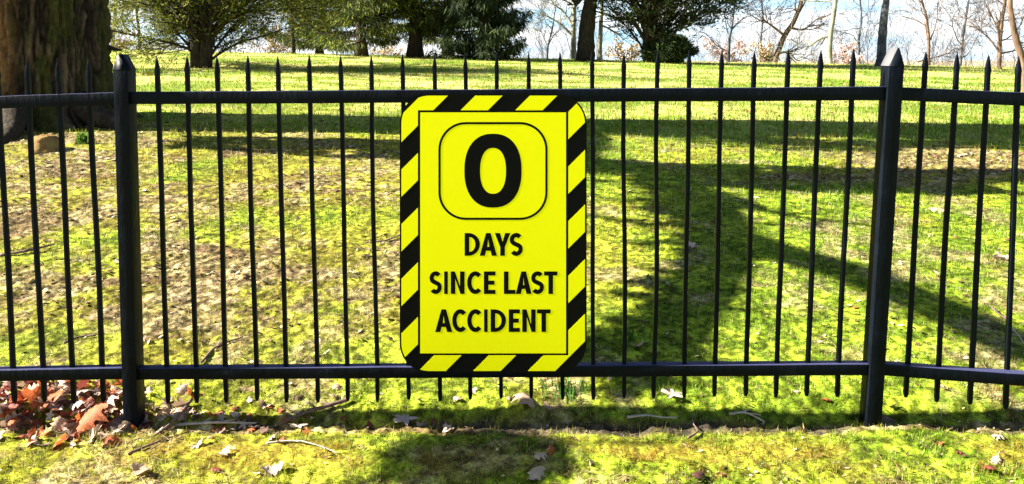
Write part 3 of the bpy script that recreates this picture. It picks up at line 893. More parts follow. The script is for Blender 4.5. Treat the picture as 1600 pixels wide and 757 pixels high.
spruce(757, 93, 26.6, "spruce_tree", "darkest dense spruce, its boughs touching the grass right above the sign", 23, 7.0, 1.55, .20, PAL_DRK, None, 1.4, .25)
spruce(700, 93, 30.5, "spruce_tree", "spruce half hidden between the middle and the darkest spruce", 24, 9.0, 2.1, .8, PAL_SPR, None, .8, .2)
spruce(500, 93, 31.0, "spruce_tree", "far thin spruce seen between the yew and the drooping spruce", 25, 8.0, 2.3, .5, PAL_SPR, None, 1.3, .14)

def fan_tree(bx, Y, name, label, seed, stems, L, pal, per, matb, amin=-70, amax=70, tw=.07, length=.16, width=.02, lev=3, droop=.1, kids=(4, 6), yflat=.8, jit=.06, rise=.35, turn=.4, core=0, coretw=.1):
    rnd = random.Random(seed)
    x = (bx - 800) / F * Y; z0 = gz1(x, Y)
    root = empty(name, (x, Y, z0), label, "tree"); O = np.array(root.location)
    tips = []; bb = MB(); fb = MB(); corek = set(range(0, stems, max(1, stems // core))) if core else set()
    for k in range(stems):
        a = math.radians(amin + (amax - amin) * (k + .5 * rnd.random() + .25) / stems)
        dpt = rnd.uniform(-yflat, yflat)
        d = np.array([math.sin(a), dpt, math.cos(a)]); d /= np.linalg.norm(d)
        ll = L * rnd.uniform(.8, 1.15) * (1 - .25 * abs(a))
        p0 = np.array([x + .18 * math.sin(a), Y + .12 * dpt, z0 - .05])
        mb = MB(); n = 8; pts = [p0]; dd = d.copy(); p = p0.copy(); ds = [dd]
        # stems rise together, then part
        if k in corek:
            d = np.array([rnd.uniform(-.14, .14), rnd.uniform(-.1, .1), 1.0]); ll = L * 1.1; p0 = np.array([x + rnd.uniform(-.22, .22), Y + rnd.uniform(-.1, .1), z0 - .05])
        elif core:
            p0 = np.array([x + .06 * math.sin(a), Y, z0 + (.05 + 1.5 * rnd.random() ** 1.3) * (L / 4.3)])
        p = p0.copy(); pts = [p0]
        cur = np.array([d[0] * rise, d[1] * rise, 1.0]); cur /= np.linalg.norm(cur)
        for i in range(n):
            cur = cur + (d - cur) * turn + np.array([rnd.gauss(0, .05) for _ in range(3)]); cur /= np.linalg.norm(cur)
            p = p + cur * ll / n; pts.append(p.copy()); ds.append(cur.copy())
        rr = np.linspace(coretw if k in corek else tw * rnd.uniform(.7, 1.2), .04 if k in corek else .012, n + 1)
        tube(mb, pts, rr, 7, .12)
        link("trunk", mb.mesh("trunk", matb, True, O), root)
        for i in range(1, n + 1):
            for _ in range(rnd.randint(2, 3)):
                ax = np.cross(ds[i], np.array([rnd.gauss(0, 1), rnd.gauss(0, 1), rnd.gauss(0, .5)]))
                nd = rot_about(ds[i], ax, rnd.uniform(.4, .95))
                grow(bb, pts[i].copy(), nd, ll * .32 * rnd.uniform(.6, 1.2), rr[i] * .5, lev - 1, lev + 0, rnd, 4, .05, kids, .7, .6, tips, .16, .005)
    sprays(fb, tips, rnd, per, length, width, droop, pal, jit)
    tag(link("branches", bb.mesh("branches", matb, False, O), root), kind='stuff')
    tag(link("foliage", fb.mesh("foliage", M['needles'], False, O), root), kind='stuff')
    return root
fan_tree(318, 19.2, "yew_tree", "many-stemmed yew with feathery yellow green sprays right of the giant trunk", 31, 26, 4.3, PAL_YEW * .8, 6, M['bark_dark'], -88, 88, .035, .10, .011, rise=.6, turn=.5, yflat=1.0, core=4, coretw=.13)
fan_tree(1010, 26.5, "cypress_tree", "dark fan-shaped evergreen with many upswept limbs between pale trunk and pink bush", 33, 24, 5.2, PAL_DRK, 3, M['bark_dark'], -54, 68, .05, .17, .022, droop=-.2, rise=.7, turn=.5, core=3, coretw=.15)
fan_tree(1042, 26.2, "evergreen_shrub", "low dark evergreen bush at the right foot of the fan-shaped evergreen", 35, 6, .75, PAL_DRK, 8, M['bark_dark'], -60, 60, .03, .14, .02, lev=3)

# pink budding bushes, tan brush
def bush(px, py, Y, w, hgt, name, label, pal, seed, n=900, cat="bush"):
    rnd = random.Random(seed)
    p = on_y(px, py, Y); z0 = gz1(p.x, Y)
    root = empty(name, (p.x, Y, z0), label, cat); O = np.array(root.location)
    bb = MB(); tips = []
    ztop = max(on_y(px, py, Y).z + hgt * .1, z0 + hgt)
    H = ztop - z0
    for k in range(9):
        a = rnd.uniform(0, 6.28); d = np.array([math.cos(a) * .5 * w / hgt, math.sin(a) * .4, 1.]); d /= np.linalg.norm(d)
        grow(bb, np.array([p.x, Y, z0 - .05]), d, H * rnd.uniform(.6, .95), .02, 1, 4, rnd, 4, .1, (3, 4), .7, .55, tips, .15, .006)
    tag(link("stems", bb.mesh("stems", M['bark_brown'], False, O), root), kind='stuff')
    T_ = np.array([t[0] for t in tips]); idx = RNG.integers(0, len(T_), n)
    P_ = T_[idx] + RNG.normal(0, .05, (n, 3)); s = .028 + .03 * RNG.random((n, 1))
    u = RNG.normal(0, 1, (n, 3)); u /= np.linalg.norm(u, axis=1)[:, None]
    v = np.cross(u, RNG.normal(0, 1, (n, 3))); v /= np.linalg.norm(v, axis=1)[:, None]
    V = np.stack([P_ - u * s, P_ - v * s, P_ + u * s, P_ + v * s], 1).reshape(-1, 3)
    c = pal[RNG.integers(0, len(pal), n)]
    tag(link("buds", make_mesh("buds", V, np.arange(n * 4).reshape(-1, 4), M['litter'], False, np.repeat(c, 4, 0), O), root), kind='stuff')
PINK = np.array([[.50, .34, .33], [.58, .44, .42], [.45, .32, .33]])
TAN = np.array([[.42, .30, .18], [.35, .26, .16], [.5, .38, .24]])
bush(1141, 66, 38, 1.6, 1.3, "budding_bush", "pink budding bush below the small forked bare tree", PINK, 41)
bush(1322, 80, 38, 2.4, 1.1, "budding_bush", "low pink budding bush between the straight bare tree and thick grey trunk", PINK, 42, 700)
bush(1190, 70, 36, 1.6, 1.1, "brush_bush", "tan twiggy bush at the foot of the leaning crooked tree", TAN, 43, 700)
bush(975, 78, 34, 2.0, .9, "brush_bush", "tan twiggy bush left of the dark fan-shaped evergreen", TAN, 44, 600)
bush(610, 80, 38, 3.0, .9, "brush_bush", "tan twiggy bush seen below the drooping spruce boughs", TAN, 45, 600)
bush(178, 74, 34, 2.4, 1.3, "brush_bush", "orange tan bush on the crest just right of the giant trunk", TAN, 46, 900)
bush(440, 76, 36, 3.0, 1.4, "brush_bush", "orange tan bush glimpsed behind the yew's right side", TAN, 47, 900)
# far thicket beyond the crest
rnd = random.Random(50)
tb = MB()
for k in range(230):
    Yt = rnd.uniform(46, 95); px = rnd.uniform(-100, 1700) if k < 130 else rnd.uniform(800, 1700)
    x = (px - 800) / F * Yt; z0 = gz1(x, Yt)
    grow(tb, np.array([x, Yt, z0]), np.array([rnd.gauss(0, .1), 0, 1.]), rnd.uniform(2.2, 4.2), .03, 1, 3, rnd, 3, .2, (5, 7), .8, .6, None, .12, .008)
tag(link("far_thicket", tb.mesh("far_thicket", M['bark_grey'], False)), "hazy line of bare twigs and saplings beyond the crest of the lawn", "thicket", kind='stuff')

# ------------------------------------------------------------------ giant tree at the left
TY = 9.55
tx = (46 - 800) / F * TY
giant = empty("giant_tree", (tx, TY, gz1(tx, TY)), "giant old tree with furrowed mossy trunk filling the left edge of the picture", "tree")
GO = np.array(giant.location)
N, K = 260, 170
A = np.linspace(0, 2 * np.pi, N, endpoint=False); H = np.concatenate([np.linspace(-.4, 3.2, K - 30), np.linspace(3.3, 8.5, 30)])
AA, HH = np.meshgrid(A, H)
flare = .55 * np.exp(-np.clip(HH + .05, 0, 9) / .22) + .05 * np.exp(-np.clip(HH, 0, 9) / .9)
lob = .5 + .5 * np.cos(AA * 6 + 1.0 + .4 * np.sin(AA * 2))
R = 0.80 * (1 - .012 * HH) + flare * (.35 + .85 * lob) * .65
R += .085 * np.cos(AA * 6 + 1.0 + .4 * np.sin(AA * 2) + .15 * HH) + .03 * np.sin(AA * 3 + .6 * HH)
cu = AA * 12
rid = fbm(cu + 1.2 * vnoise(HH * 2.2, cu * .3, 6), HH * 2.4, 111, 3, .6)
# make noise periodic by blending at the seam (seam faces away from the camera)
R += .15 * (np.abs(rid - .5) * 2 - .35) * np.where((AA > .2) & (AA < 6.08), 1, 0)
R += .02 * (fbm(AA * 50, HH * 14, 115, 2) - .5)
AR = AA + math.radians(90)
SUNLIT_A = math.radians(270 - 90 - 10)      # orange-brown side, its sunlit tone painted into the bark
V = np.stack([tx + R * np.cos(AR), TY + R * np.sin(AR), GO[2] + HH], -1)
V[..., 0] += .02 * HH
V = V.reshape(-1, 3)
i = np.arange(K - 1)[:, None] * N; j = np.arange(N)[None]; k2 = (j + 1) % N
q = np.stack([i + j, i + k2, i + N + k2, i + N + j], -1).reshape(-1, 4)
ridf = rid.ravel(); aa = AA.ravel(); hh = HH.ravel()
moss = sstep(.45, .62, fbm(aa * 7, hh * 1.6, 121, 4, .6))
bk = lerp(np.array([.012, .009, .006]), np.array([.12, .085, .05]), sstep(.0, .35, np.abs(ridf - .5)))
bk = lerp(bk, np.array([.045, .05, .010]), moss * .75)
bare = sstep(5.95, 5.75, aa) * sstep(4.2, 4.6, aa) if False else np.exp(-((aa - SUNLIT_A) / .42) ** 4)  # sector that gets the painted sunlit tone
bk = lerp(bk, lerp(np.array([.10, .05, .02]), np.array([.36, .19, .075]), sstep(.3, .7, fbm(aa * 9, hh * 3, 131, 4, .6))), bare * .9)
link("trunk", make_mesh("trunk", V, q, M['big_bark'], True, bk, GO), giant)
# root that runs out to the right, and a broken limb
def gpart(name, pts, rad, sides=10, wob=.12, n=6, m=None):
    mb = MB(); P_ = smooth_path(pts, n); R_ = np.interp(np.linspace(0, 1, len(P_)), np.linspace(0, 1, len(rad)), rad)
    tube(mb, P_, R_, sides, wob)
    return link(name, mb.mesh(name, m or M['bark_dark'], True, GO), giant)
def gp(x, y, dz=0): return np.array([x, y, gz1(x, y) + dz])
gpart("root", [gp(tx + .8, TY - .35, .22), gp(tx + 1.3, TY - .6, .06), gp(tx + 1.65, TY - .65, -.05)], [.2, .10, .05])
gpart("root", [gp(tx + .3, TY - .85, .2), gp(tx + .6, TY - 1.35, .05), gp(tx + .8, TY - 1.9, -.02)], [.2, .11, .04])
gpart("root", [gp(tx - .3, TY - .85, .2), gp(tx - .5, TY - 1.45, .05), gp(tx - .8, TY - 2.0, -.02)], [.22, .12, .04])
gpart("broken_limb", [on_y(118, 56, TY + .25), on_y(140, 64, TY + .25), on_y(154, 70, TY + .25), on_y(170, 75, TY + .25), on_y(190, 79, TY + .25)], [.10, .10, .07, .035, .010])

# limbs over the lawn: each one runs where its shade falls on the photographed slope
cot = math.cos(SUN_EL) / math.sin(SUN_EL)
def above(px, py, h):
    g_ = on_ground(px, py)
    return np.array([g_.x - LIGHT.x / math.sin(SUN_EL) * h, g_.y - LIGHT.y / math.sin(SUN_EL) * h, g_.z + h])
def limb(pxh, rad, twigs=10, seed=0, tw=.9, start=None, clad=None, dens=420):
    pts = ([np.array(start)] if start is not None else []) + [above(*p) for p in pxh]
    o = gpart("limb", pts, rad, 9, .15)
    rnd = random.Random(seed); P_ = smooth_path(pts, 6); bb = MB()
    for _ in range(twigs):
        i = rnd.randint(6, len(P_) - 1); d = np.array([rnd.gauss(0, 1), rnd.gauss(0, 1), rnd.gauss(0, .5)]); d /= np.linalg.norm(d)
        grow(bb, P_[i].copy(), d, tw * rnd.uniform(.5, 1.2), .03, 2, 4, rnd, 5, .05, (2, 3), .7, .6, None, .15, .006)
    if clad is not None:
        # leafy boughs spreading flat to both sides of the limb
        C_ = [np.array(p) for p in pts]; C_ = C_[len(pts) - len(clad):]
        Q = smooth_path(C_, 8); Wd = np.interp(np.linspace(0, 1, len(Q)), np.linspace(0, 1, len(clad)), clad)
        T_ = np.gradient(Q, axis=0); T_[:, 2] = 0; sl = np.linalg.norm(np.gradient(Q, axis=0), axis=1)
        T_ /= np.linalg.norm(T_, axis=1)[:, None]
        pr = sl * Wd; pr /= pr.sum(); n = int(dens * (sl * Wd * 2).sum())
        idx = RNG.choice(len(Q), n, p=pr)
        u = RNG.uniform(-1, 1, n) * (1 + .25 * (fbm(idx * .5, idx * 0., 300 + seed, 2) - .5))
        nn = fbm(idx * .35 + 7 * seed, u * 1.5, 200 + seed, 3)
        k_ = nn > .30; idx, u = idx[k_], u[k_]; n = len(idx)
        P = Q[idx] + T_[idx] * (RNG.random((n, 1)) - .5) * sl[idx][:, None]
        P[:, 0] += -T_[idx, 1] * u * Wd[idx]; P[:, 1] += T_[idx, 0] * u * Wd[idx]
        P[:, 2] += RNG.normal(0, .07, n) - .12 * u * u
        a = RNG.normal(0, 1, (n, 3)); a[:, 2] *= .6; a /= np.linalg.norm(a, axis=1)[:, None]
        b = np.cross(a, RNG.normal(0, 1, (n, 3))); b /= np.linalg.norm(b, axis=1)[:, None]
        sz = .05 + .06 * RNG.random((n, 1))
        V = np.stack([P - a * sz, P - b * sz * .7, P + a * sz, P + b * sz * .7], 1).reshape(-1, 3)
        tag(link("foliage", make_mesh("foliage", V, np.arange(n * 4).reshape(-1, 4), M['needles'], False, np.repeat(PAL_DRK[RNG.integers(0, 4, n)], 4, 0), GO), o), kind='stuff')
    if twigs: tag(link("twigs", bb.mesh("twigs", M['bark_dark'], False, GO), o), kind='stuff')
    return o
T0 = [tx + .3, TY - .4, GO[2] + 4.6]
limb([(880, 250, 4.4), (1000, 262, 4.2), (1150, 274, 4.1), (1300, 280, 4.2), (1500, 284, 4.4), (1700, 280, 4.8)], [.34, .20, .15, .16, .14, .11, .08], 3, 1, .5, [tx + .3, TY - .5, GO[2] + 3.9], clad=[.2, .34, .48, .55, .5, .4], dens=900)
limb([(1040, 276, 4.2), (1095, 315, 4.0), (1120, 370, 3.9), (1105, 430, 3.8), (1055, 500, 3.6), (1000, 560, 3.5), (975, 590, 3.5)], [.10, .13, .13, .11, .12, .12, .07], 0, 2, .7, clad=[.1, .16, .10, .07, .15, .2, .2], dens=900)
limb([(1060, 300, 3.95), (1130, 362, 3.9), (1220, 395, 4.0), (1340, 430, 4.1), (1460, 480, 4.2), (1600, 545, 4.3), (1720, 600, 4.3)], [.08, .12, .12, .11, .10, .09, .05], 0, 3, .5)
limb([(900, 205, 5.2), (1050, 205, 5.0), (1250, 225, 5.1), (1450, 222, 5.3), (1650, 228, 5.5)], [.34, .22, .18, .15, .13, .10], 12, 4, 1.0, [tx + .4, TY - .1, GO[2] + 5.4], clad=[.3, .5, .45, .5, .4], dens=350)
limb([(900, 226, 4.9), (780, 232, 4.6), (640, 233, 4.2), (450, 226, 4.0), (300, 222, 3.8)], [.25, .2, .2, .16, .12, .08], 8, 7, .9, [tx - .1, TY - .5, GO[2] + 4.2], clad=[.5, .6, .6, .5, .4], dens=600)
limb([(1000, 350, 4.3), (900, 335, 4.3), (760, 333, 4.4)], [.035, .03, .02], 0, 5)
limb([(1120, 300, 4.3), (1200, 330, 4.4), (1290, 345, 4.5)], [.06, .04, .02], 5, 6, .6)
# unseen leafy tree added left of the camera to shade the near grass
shade_tree = empty("shade_sapling", (-4.6, .6, gz1(-4.6, .6)), "unseen leafy young tree added beyond the left edge to shade the near lawn", "tree")
g1 = on_ground(745, 716)
NT = np.array(shade_tree.location)
c0 = np.array([g1.x - LIGHT.x / math.sin(SUN_EL) * 2.6, g1.y - LIGHT.y / math.sin(SUN_EL) * 2.6, g1.z + 2.6])
mb = MB(); P_ = smooth_path([NT + [0, 0, -.05], NT + [.02, .1, .9], NT + [.1, .4, 1.7], c0 + [-.1, -.1, -.1], c0 + [.1, .1, .35]], 6)
tube(mb, P_, np.linspace(.05, .01, len(P_)), 8, .1)
link("trunk", mb.mesh("trunk", M['bark_brown'], True, NT), shade_tree)
n = 2600; u = RNG.normal(0, 1, (n, 3)); u /= np.linalg.norm(u, axis=1)[:, None]
P = c0 + u * (RNG.random((n, 1)) ** .4) * np.array([.24, .20, .12])
a = RNG.normal(0, 1, (n, 3)); a /= np.linalg.norm(a, axis=1)[:, None]; b = np.cross(a, RNG.normal(0, 1, (n, 3))); b /= np.linalg.norm(b, axis=1)[:, None]
V = np.stack([P - a * .03, P - b * .018, P + a * .03, P + b * .018], 1).reshape(-1, 3)
tag(link("foliage", make_mesh("foliage", V, np.arange(n * 4).reshape(-1, 4), M['needles'], False, np.repeat(PAL_YEW[RNG.integers(0, 5, n)], 4, 0), NT), shade_tree), kind='stuff')

# stump and grass tuft at its foot
p = on_ground(72, 236)
st = MB(); N, K = 28, 9; V = []
for i in range(K):
    h = -.05 + .20 * math.sin(i / (K - 1) * 1.5708)
    for j in range(N):
        a = 2 * math.pi * j / N
        r = .115 * (1 + .5 * math.exp(-max(h, 0) / .05)) * (1 + .5 * (float(fbm(np.array([j * .8]), np.array([i * .6]), 5)[0]) - .5)) * math.cos((i / (K - 1)) ** 2.2 * 1.15)
        V.append((r * math.cos(a), r * math.sin(a), h + .05 * (i == K - 1) * (float(vnoise(np.array([j * .9]), np.array([7.]), 6)[0]) - .5)))
V.append((0, 0, .155))
q = [[i * N + j, i * N + (j + 1) % N, (i + 1) * N + (j + 1) % N, (i + 1) * N + j] for i in range(K - 1) for j in range(N)]
t = [[(K - 1) * N + j, (K - 1) * N + (j + 1) % N, K * N] for j in range(N)]
st.add(np.array(V), q, t)
o = link("tree_stump", st.mesh("tree_stump", M['moss_stump'], False), loc=p)
tag(o, "small sunlit mossy stump in front of the giant trunk", "stump")
def tuft(px, py, name, label, n, hgt, rad, col, cat="grass tuft"):
    p = on_ground(px, py); root_ = p
    a = RNG.random(n) * 6.283; r = rad * RNG.random(n); b = RNG.random(n) * 6.283
    h = hgt * (.5 + .5 * RNG.random(n)); L = h * .6 * RNG.random(n)
    B0 = np.stack([r * np.cos(a), r * np.sin(a), -.01 + 0 * r], 1)
    M1 = B0 + np.stack([np.cos(b) * L * .3, np.sin(b) * L * .3, h * .6], 1); T1 = B0 + np.stack([np.cos(b) * L, np.sin(b) * L, h], 1)
    s = np.stack([np.cos(b + 1.57), np.sin(b + 1.57), 0 * b], 1) * (.012 * hgt / .12) * .5
    V = np.stack([B0 - s, B0 + s, M1 + s * .8, T1, M1 - s * .8], 1).reshape(-1, 3)
    c = np.repeat(np.array(col) * (.6 + .8 * RNG.random(n))[:, None], 5, 0)
    me = make_mesh(name, V, np.arange(n * 5).reshape(-1, 5), M['blade'], False, c)
    tag(link(name, me, None, p), label, cat, None, "stuff" if cat == "weeds" else None)
tuft(128, 224, "grass_tuft", "upright green grass tuft growing beside the mossy stump", 40, .15, .07, (.07, .15, .02))
tuft(885, 612, "weed_plant", "low leafy green weeds in the shade under the sign's right corner", 90, .05, .09, (.08, .20, .03), "weeds")
tuft(985, 530, "weed_plant", "shaded green weeds beside a pale curled leaf behind the fence", 70, .05, .08, (.08, .20, .03), "weeds")

# ------------------------------------------------------------------ fallen leaves
def leaf_mesh(seed, kind='oak'):
    """lobed outline fanned from a curved midrib, curled and crumpled; about unit length"""
    rnd = random.Random(seed)
    ns = 15 if kind == 'oak' else 13
    ctrl = []
    V, Fq = [], []
    curl = rnd.uniform(-1.1, 1.3); cup = rnd.uniform(.1, .9) * rnd.choice([-1, 1, 1]); tw_ = rnd.uniform(-.6, .6)
    for i in range(ns):
        t = i / (ns - 1)
        if kind == 'oak':
            w = .34 * math.sin(math.pi * min(1, t * .95 + .05)) ** .7 * (1 + .42 * math.cos(t * math.pi * 7 + .5)) * rnd.uniform(.85, 1.1)
        else:
            w = .50 * math.sin(math.pi * (t ** .75)) ** .8 * (1 + .5 * math.cos(t * math.pi * 5 + 2.6)) * rnd.uniform(.8, 1.1)
        w = max(w, .01)
        for s in (-1, -.5, 0, .5, 1):
            x = (t - .5); y = w * s; sweep = .06 * abs(s) if kind == 'oak' else .16 * abs(s) * (1 if t > .3 else -.5)
            x += sweep
            z = curl * (t - .5) ** 2 * .9 + cup * (y * y) * 1.6 + tw_ * y * (t - .5) + rnd.gauss(0, .018)
            V.append((x * math.cos(curl * .3), y, z))
    q = [[i * 5 + j, i * 5 + j + 1, i * 5 + 6 + j, i * 5 + 5 + j] for i in range(ns - 1) for j in range(4)]
    # stalk
    b = len(V); V += [(-.5, -.012, 0), (-.5, .012, 0), (-.78, .02 + .1 * rnd.random(), .05), (-.78, 0, .05)]
    q.append([b, b + 1, b + 2, b + 3])
    V = np.array(V); V[:, 2] -= V[:, 2].mean()
    return V, np.array(q)
def maple_mesh(seed):
    rnd = random.Random(seed); N = 44; V = [(0, 0, 0)]; q = []
    for k, f in enumerate((.35, .7, 1.0)):
        for i in range(N):
            a = 2 * math.pi * i / N
            lobe = abs(math.cos(2.5 * (a - math.pi))) ** 1.4
            r = (.20 + .34 * lobe * (1 if math.cos(a) > -.5 else .55)) * (1 + .10 * math.cos(9 * a + seed))
            r = f * (.22 + (r - .22) * (f ** 1.5))
            V.append((r * math.cos(a), r * math.sin(a), .30 * r * r * math.sin(a * 2 + seed) + .25 * r * abs(math.cos(2.5 * a)) * f - .02 * rnd.random()))
    t = [[0, 1 + i, 1 + (i + 1) % N] for i in range(N)]
    for k in range(2):
        for i in range(N):
            a, b = 1 + k * N + i, 1 + k * N + (i + 1) % N
            t += [[a, a + N, b + N], [a, b + N, b]]
    b = len(V); V += [(-.1, -.012, .0), (-.1, .012, .0), (-.62, .05, .04)]
    t.append([b, b + 1, b + 2])
    return np.array(V), np.array(t)
LEAFS = {}
for col in LEAFM:
    for s in range(5):
        v, q = leaf_mesh(s * 7 + 1, 'oak') if s != 4 else maple_mesh(5)
        LEAFS[(col, s)] = make_mesh("dead_leaf", v, q, LEAFM[col], True)
def put_leaf(x, y, size, col, s, rot, tilt, label, group=None, lift=0.0):
    o = link("dead_leaf", LEAFS[(col, s)])
    o.location = (x, y, gz1(x, y) + .007 + lift)
    o.scale = (size,) * 3
    o.rotation_euler = (tilt[0], tilt[1], rot)
    return tag(o, label, "dead leaf", group)
WORD = {'orange': 'orange curled', 'red': 'reddish brown curled', 'brown': 'dark brown crumpled', 'tan': 'tan dry', 'pale': 'pale bleached'}
rnd = random.Random(77)
ORD = ['first', 'second', 'third', 'fourth', 'fifth', 'sixth', 'seventh', 'eighth', 'ninth', 'tenth', 'eleventh', 'twelfth']
def by_picket(px):
    L_, M_, R_ = [23, 70, 116, 162], bots[5:28], bots[28:]
    if px < 0: return "at the picture's left edge"
    near = lambda q: min(range(len(q)), key=lambda i: abs(q[i] - px))
    if px < 190: return "by the " + ORD[near(L_)] + " picket from the left edge"
    if px < 240: return "touching the left post"
    if px < 1335:
        i = near(M_)
        return "by the " + ORD[i] + " picket past the left post" if i < 12 else "by the " + ORD[len(M_) - 1 - i] + " picket before the right post"
    if px < 1395: return "near the right post"
    return "by the " + ORD[near(R_)] + " picket past the right post"
GH = "fallen leaves heaped round the left fence post"
cnt = 0
placed = 0
while placed < 178:
    px = rnd.uniform(-15, 330); py = rnd.uniform(596, 708)
    d = 1.0
    if px > 150: d *= max(0, 1 - (px - 150) / 190)
    if py > 655: d *= max(0, 1 - (py - 655) / (55 if px < 200 else 25))
    if py < 610: d *= .6
    if rnd.random() > d: continue
    g_ = on_ground(px, py)
    c = rnd.choices(['orange', 'red', 'brown', 'tan', 'pale'], [.22, .24, .12, .23, .19])[0]
    lift = .035 * max(0, 1 - ((px - 90) / 170) ** 2) * max(0, 1 - ((py - 635) / 50) ** 2) * rnd.random() * 1.2
    zone = by_picket(px)
    dep = " at the heap's back, " if py < 625 else " amid the heap, " if py < 655 else " at the heap's front, "
    put_leaf(g_.x, g_.y, rnd.uniform(.035, .082), c, rnd.randrange(5), rnd.uniform(0, 6.28), (rnd.gauss(0, .55), rnd.gauss(0, .55)),
             WORD[c] + " leaf" + dep + zone, GH, lift)
    placed += 1
# single leaves that stand out
SING = [
    (215, 425, .09, 'orange', "large orange leaf lying on top of the leaf heap left of the post", None),
    (820, 629, .11, 'tan', "broad tan leaf lying under the sign's lower right part", None),
    (631, 662, .085, 'pale', "large pale lobed leaf on the shaded mud strip below the sign's left corner", None),
    (700, 676, .05, 'pale', "small pale leaf on the mud strip right of the large pale one", None),
    (996, 543, .06, 'tan', "curled tan leaf in the shade behind the fence right of the sign", None),
    (1050, 622, .08, 'pale', "pale pinkish leaf among dry bits below the bottom rail right of the sign", None),
    (1468, 331, .16, 'tan', "pinkish leaf lying in the shade band right of the right fence post", None),
    (1080, 388, .1, 'pale', "pale leaf in the fork of the tree shadow behind the fence", None),
    (425, 738, .07, 'pale', "white leaf lying on the near grass below the leaf heap's right end", None),
    (845, 717, .05, 'pale', "white leaf on the near grass right of the foreground shadow", None),
    (838, 745, .07, 'pale', "narrow pale leaf at the bottom edge beside the foreground shadow", None),
    (220, 740, .07, 'tan', "curled tan leaf at the bottom edge below the left fence post", None),
    (350, 712, .05, 'pale', "small pale leaf on the near grass below the leaf heap's right end", None),
    (1543, 737, .05, 'red', "reddish leaf on the near grass close to the bottom right corner", None),
    (1090, 748, .06, 'brown', "dark brown leaf at the bottom edge right of the sign", None),
    (865, 640, .07, 'tan', "thin tan leaf in the shade just right of the broad tan leaf", None),
    (1565, 405, .12, 'pale', "pale leaf on the sunlit slope near the right edge", None),
    (465, 672, .06, 'pale', "pale lobed leaf at the left end of the brown stick", None),
]
SING = SING[1:]
for k, (px, py, sz, c, lab, g_) in enumerate(SING):
    g_ = on_ground(px, py)
    put_leaf(g_.x, g_.y, sz, c, 4 if k in (1, 4, 16) else k % 4, rnd.uniform(0, 6.28), (rnd.gauss(.15, .12), rnd.gauss(0, .15)), lab, None, .006)
g_ = on_ground(145, 672)
put_leaf(g_.x, g_.y - .01, .13, 'orange', 1, .9, (.1, -.7), "largest bright orange leaf propped at the front of the heap left of the post", None, .045)
g_ = on_ground(70, 640)
put_leaf(g_.x, g_.y - .01, .13, 'orange', 2, .3, (.35, .1), "broad orange leaf lying on top of the heap near the left edge", None, .05)
G2 = "dry leaves scattered along the fence foot and lawn"
for k in range(100):
    if k < 62:
        px, py = rnd.uniform(230, 700), rnd.gauss(657, 15)
        if rnd.random() < .6: px = rnd.uniform(220, 480)
    else: px, py = rnd.uniform(0, 1600), rnd.choice([rnd.uniform(600, 640), rnd.uniform(675, 757), rnd.uniform(400, 560)])
    g_ = on_ground(px, py)
    c = rnd.choices(['orange', 'red', 'brown', 'tan', 'pale'], [.08, .22, .20, .25, .25])[0]
    where = (" leaf behind the fence, " if py < 590 else " leaf under the bottom rail, " if py < 655 else " leaf on the near grass, ") + by_picket(px)
    put_leaf(g_.x, g_.y, rnd.uniform(.025, .05), c, rnd.randrange(5), rnd.uniform(0, 6.28), (rnd.gauss(0, .35), rnd.gauss(0, .35)), WORD[c] + where, G2)

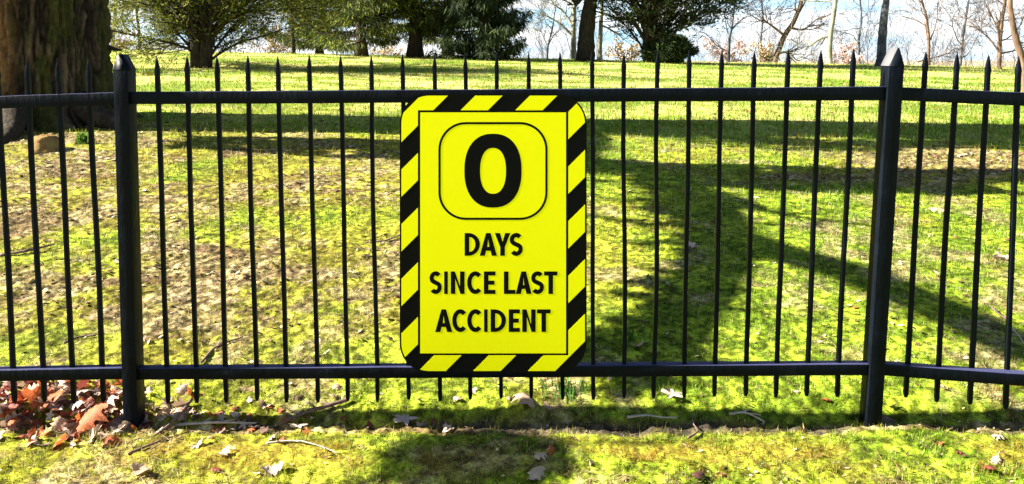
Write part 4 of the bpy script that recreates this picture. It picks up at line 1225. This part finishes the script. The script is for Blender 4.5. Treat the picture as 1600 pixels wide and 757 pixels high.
# ------------------------------------------------------------------ sticks and twigs
def stick(pxs, r, m, label, lift=.01, seed=0, side=()):
    pts = [on_ground(*p) for p in pxs]; O = pts[0].copy()
    mb = MB(); P_ = smooth_path([np.array([p.x, p.y, p.z + lift]) for p in pts], 5)
    R_ = np.linspace(r, r * .45, len(P_)); tube(mb, P_, R_, 6, .3)
    rn = random.Random(seed)
    for _ in range(2):
        i = rn.randint(3, len(P_) - 2); d = P_[i + 1] - P_[i]; d /= np.linalg.norm(d)
        e = d + np.array([rn.gauss(0, .6), rn.gauss(0, .6), .2]); e /= np.linalg.norm(e)
        q_ = [P_[i] + e * .05 * s * (r / .005) ** .5 for s in (0, .5, 1)]
        tube(mb, q_, [r * .5, r * .4, r * .25], 5)
    o = link("fallen_stick", mb.mesh("fallen_stick", m, False, O), None, O)
    tag(o, label, "stick")
stick([(545, 630), (510, 641), (470, 654), (430, 672)], .0075, M['twig_brown'], "long brown stick slanting down left across the mud strip by the sign", .014, 1)
stick([(300, 632), (283, 655), (262, 675), (240, 692)], .006, M['twig_brown'], "brown stick leaning down from the leaves right of the left post", .02, 2)
stick([(415, 696), (455, 692), (490, 697), (530, 712)], .0035, M['twig_pale'], "thin pale curved twig lying on the near grass below the brown stick", .006, 3)
stick([(275, 668), (330, 664), (400, 665)], .006, M['twig_pale'], "grey straight stick lying along the fence foot right of the left post", .008, 4)
stick([(200, 712), (230, 700), (262, 688), (300, 676)], .004, M['twig_brown'], "thin dark twig in front of the leaf heap's right end", .006, 5)
stick([(980, 655), (1010, 652), (1040, 656)], .005, M['twig_pale'], "small pale curved stick on the mud strip right of the sign", .006, 6)
stick([(1140, 650), (1165, 648), (1195, 662)], .005, M['twig_pale'], "pale bent twig on the mud strip left of the right post", .006, 7)
stick([(315, 570), (335, 548), (352, 540), (380, 530)], .006, M['twig_brown'], "forked brown stick on the slope behind the fence right of the left post", .01, 8)
stick([(0, 402), (40, 396), (85, 385)], .010, M['twig_brown'], "dark stick lying on the bare slope near the left edge", .012, 9)
stick([(570, 382), (605, 378), (628, 368)], .006, M['twig_brown'], "short dark twig on the slope at the sign's left edge", .01, 10)
stick([(1550, 485), (1562, 496), (1574, 504)], .006, M['twig_brown'], "little twig on the sunlit slope near the right edge", .012, 11)
stick([(1580, 520), (1590, 530), (1600, 545)], .004, M['twig_pale'], "pale forked twig at the right edge behind the fence", .02, 12)
stick([(1075, 690), (1090, 680), (1083, 668)], .004, M['twig_brown'], "small upright broken twig on the near grass right of the sign", .012, 13)
stick([(100, 540), (125, 530), (150, 528)], .006, M['twig_brown'], "dark twig on the slope left of the left post", .01, 14)
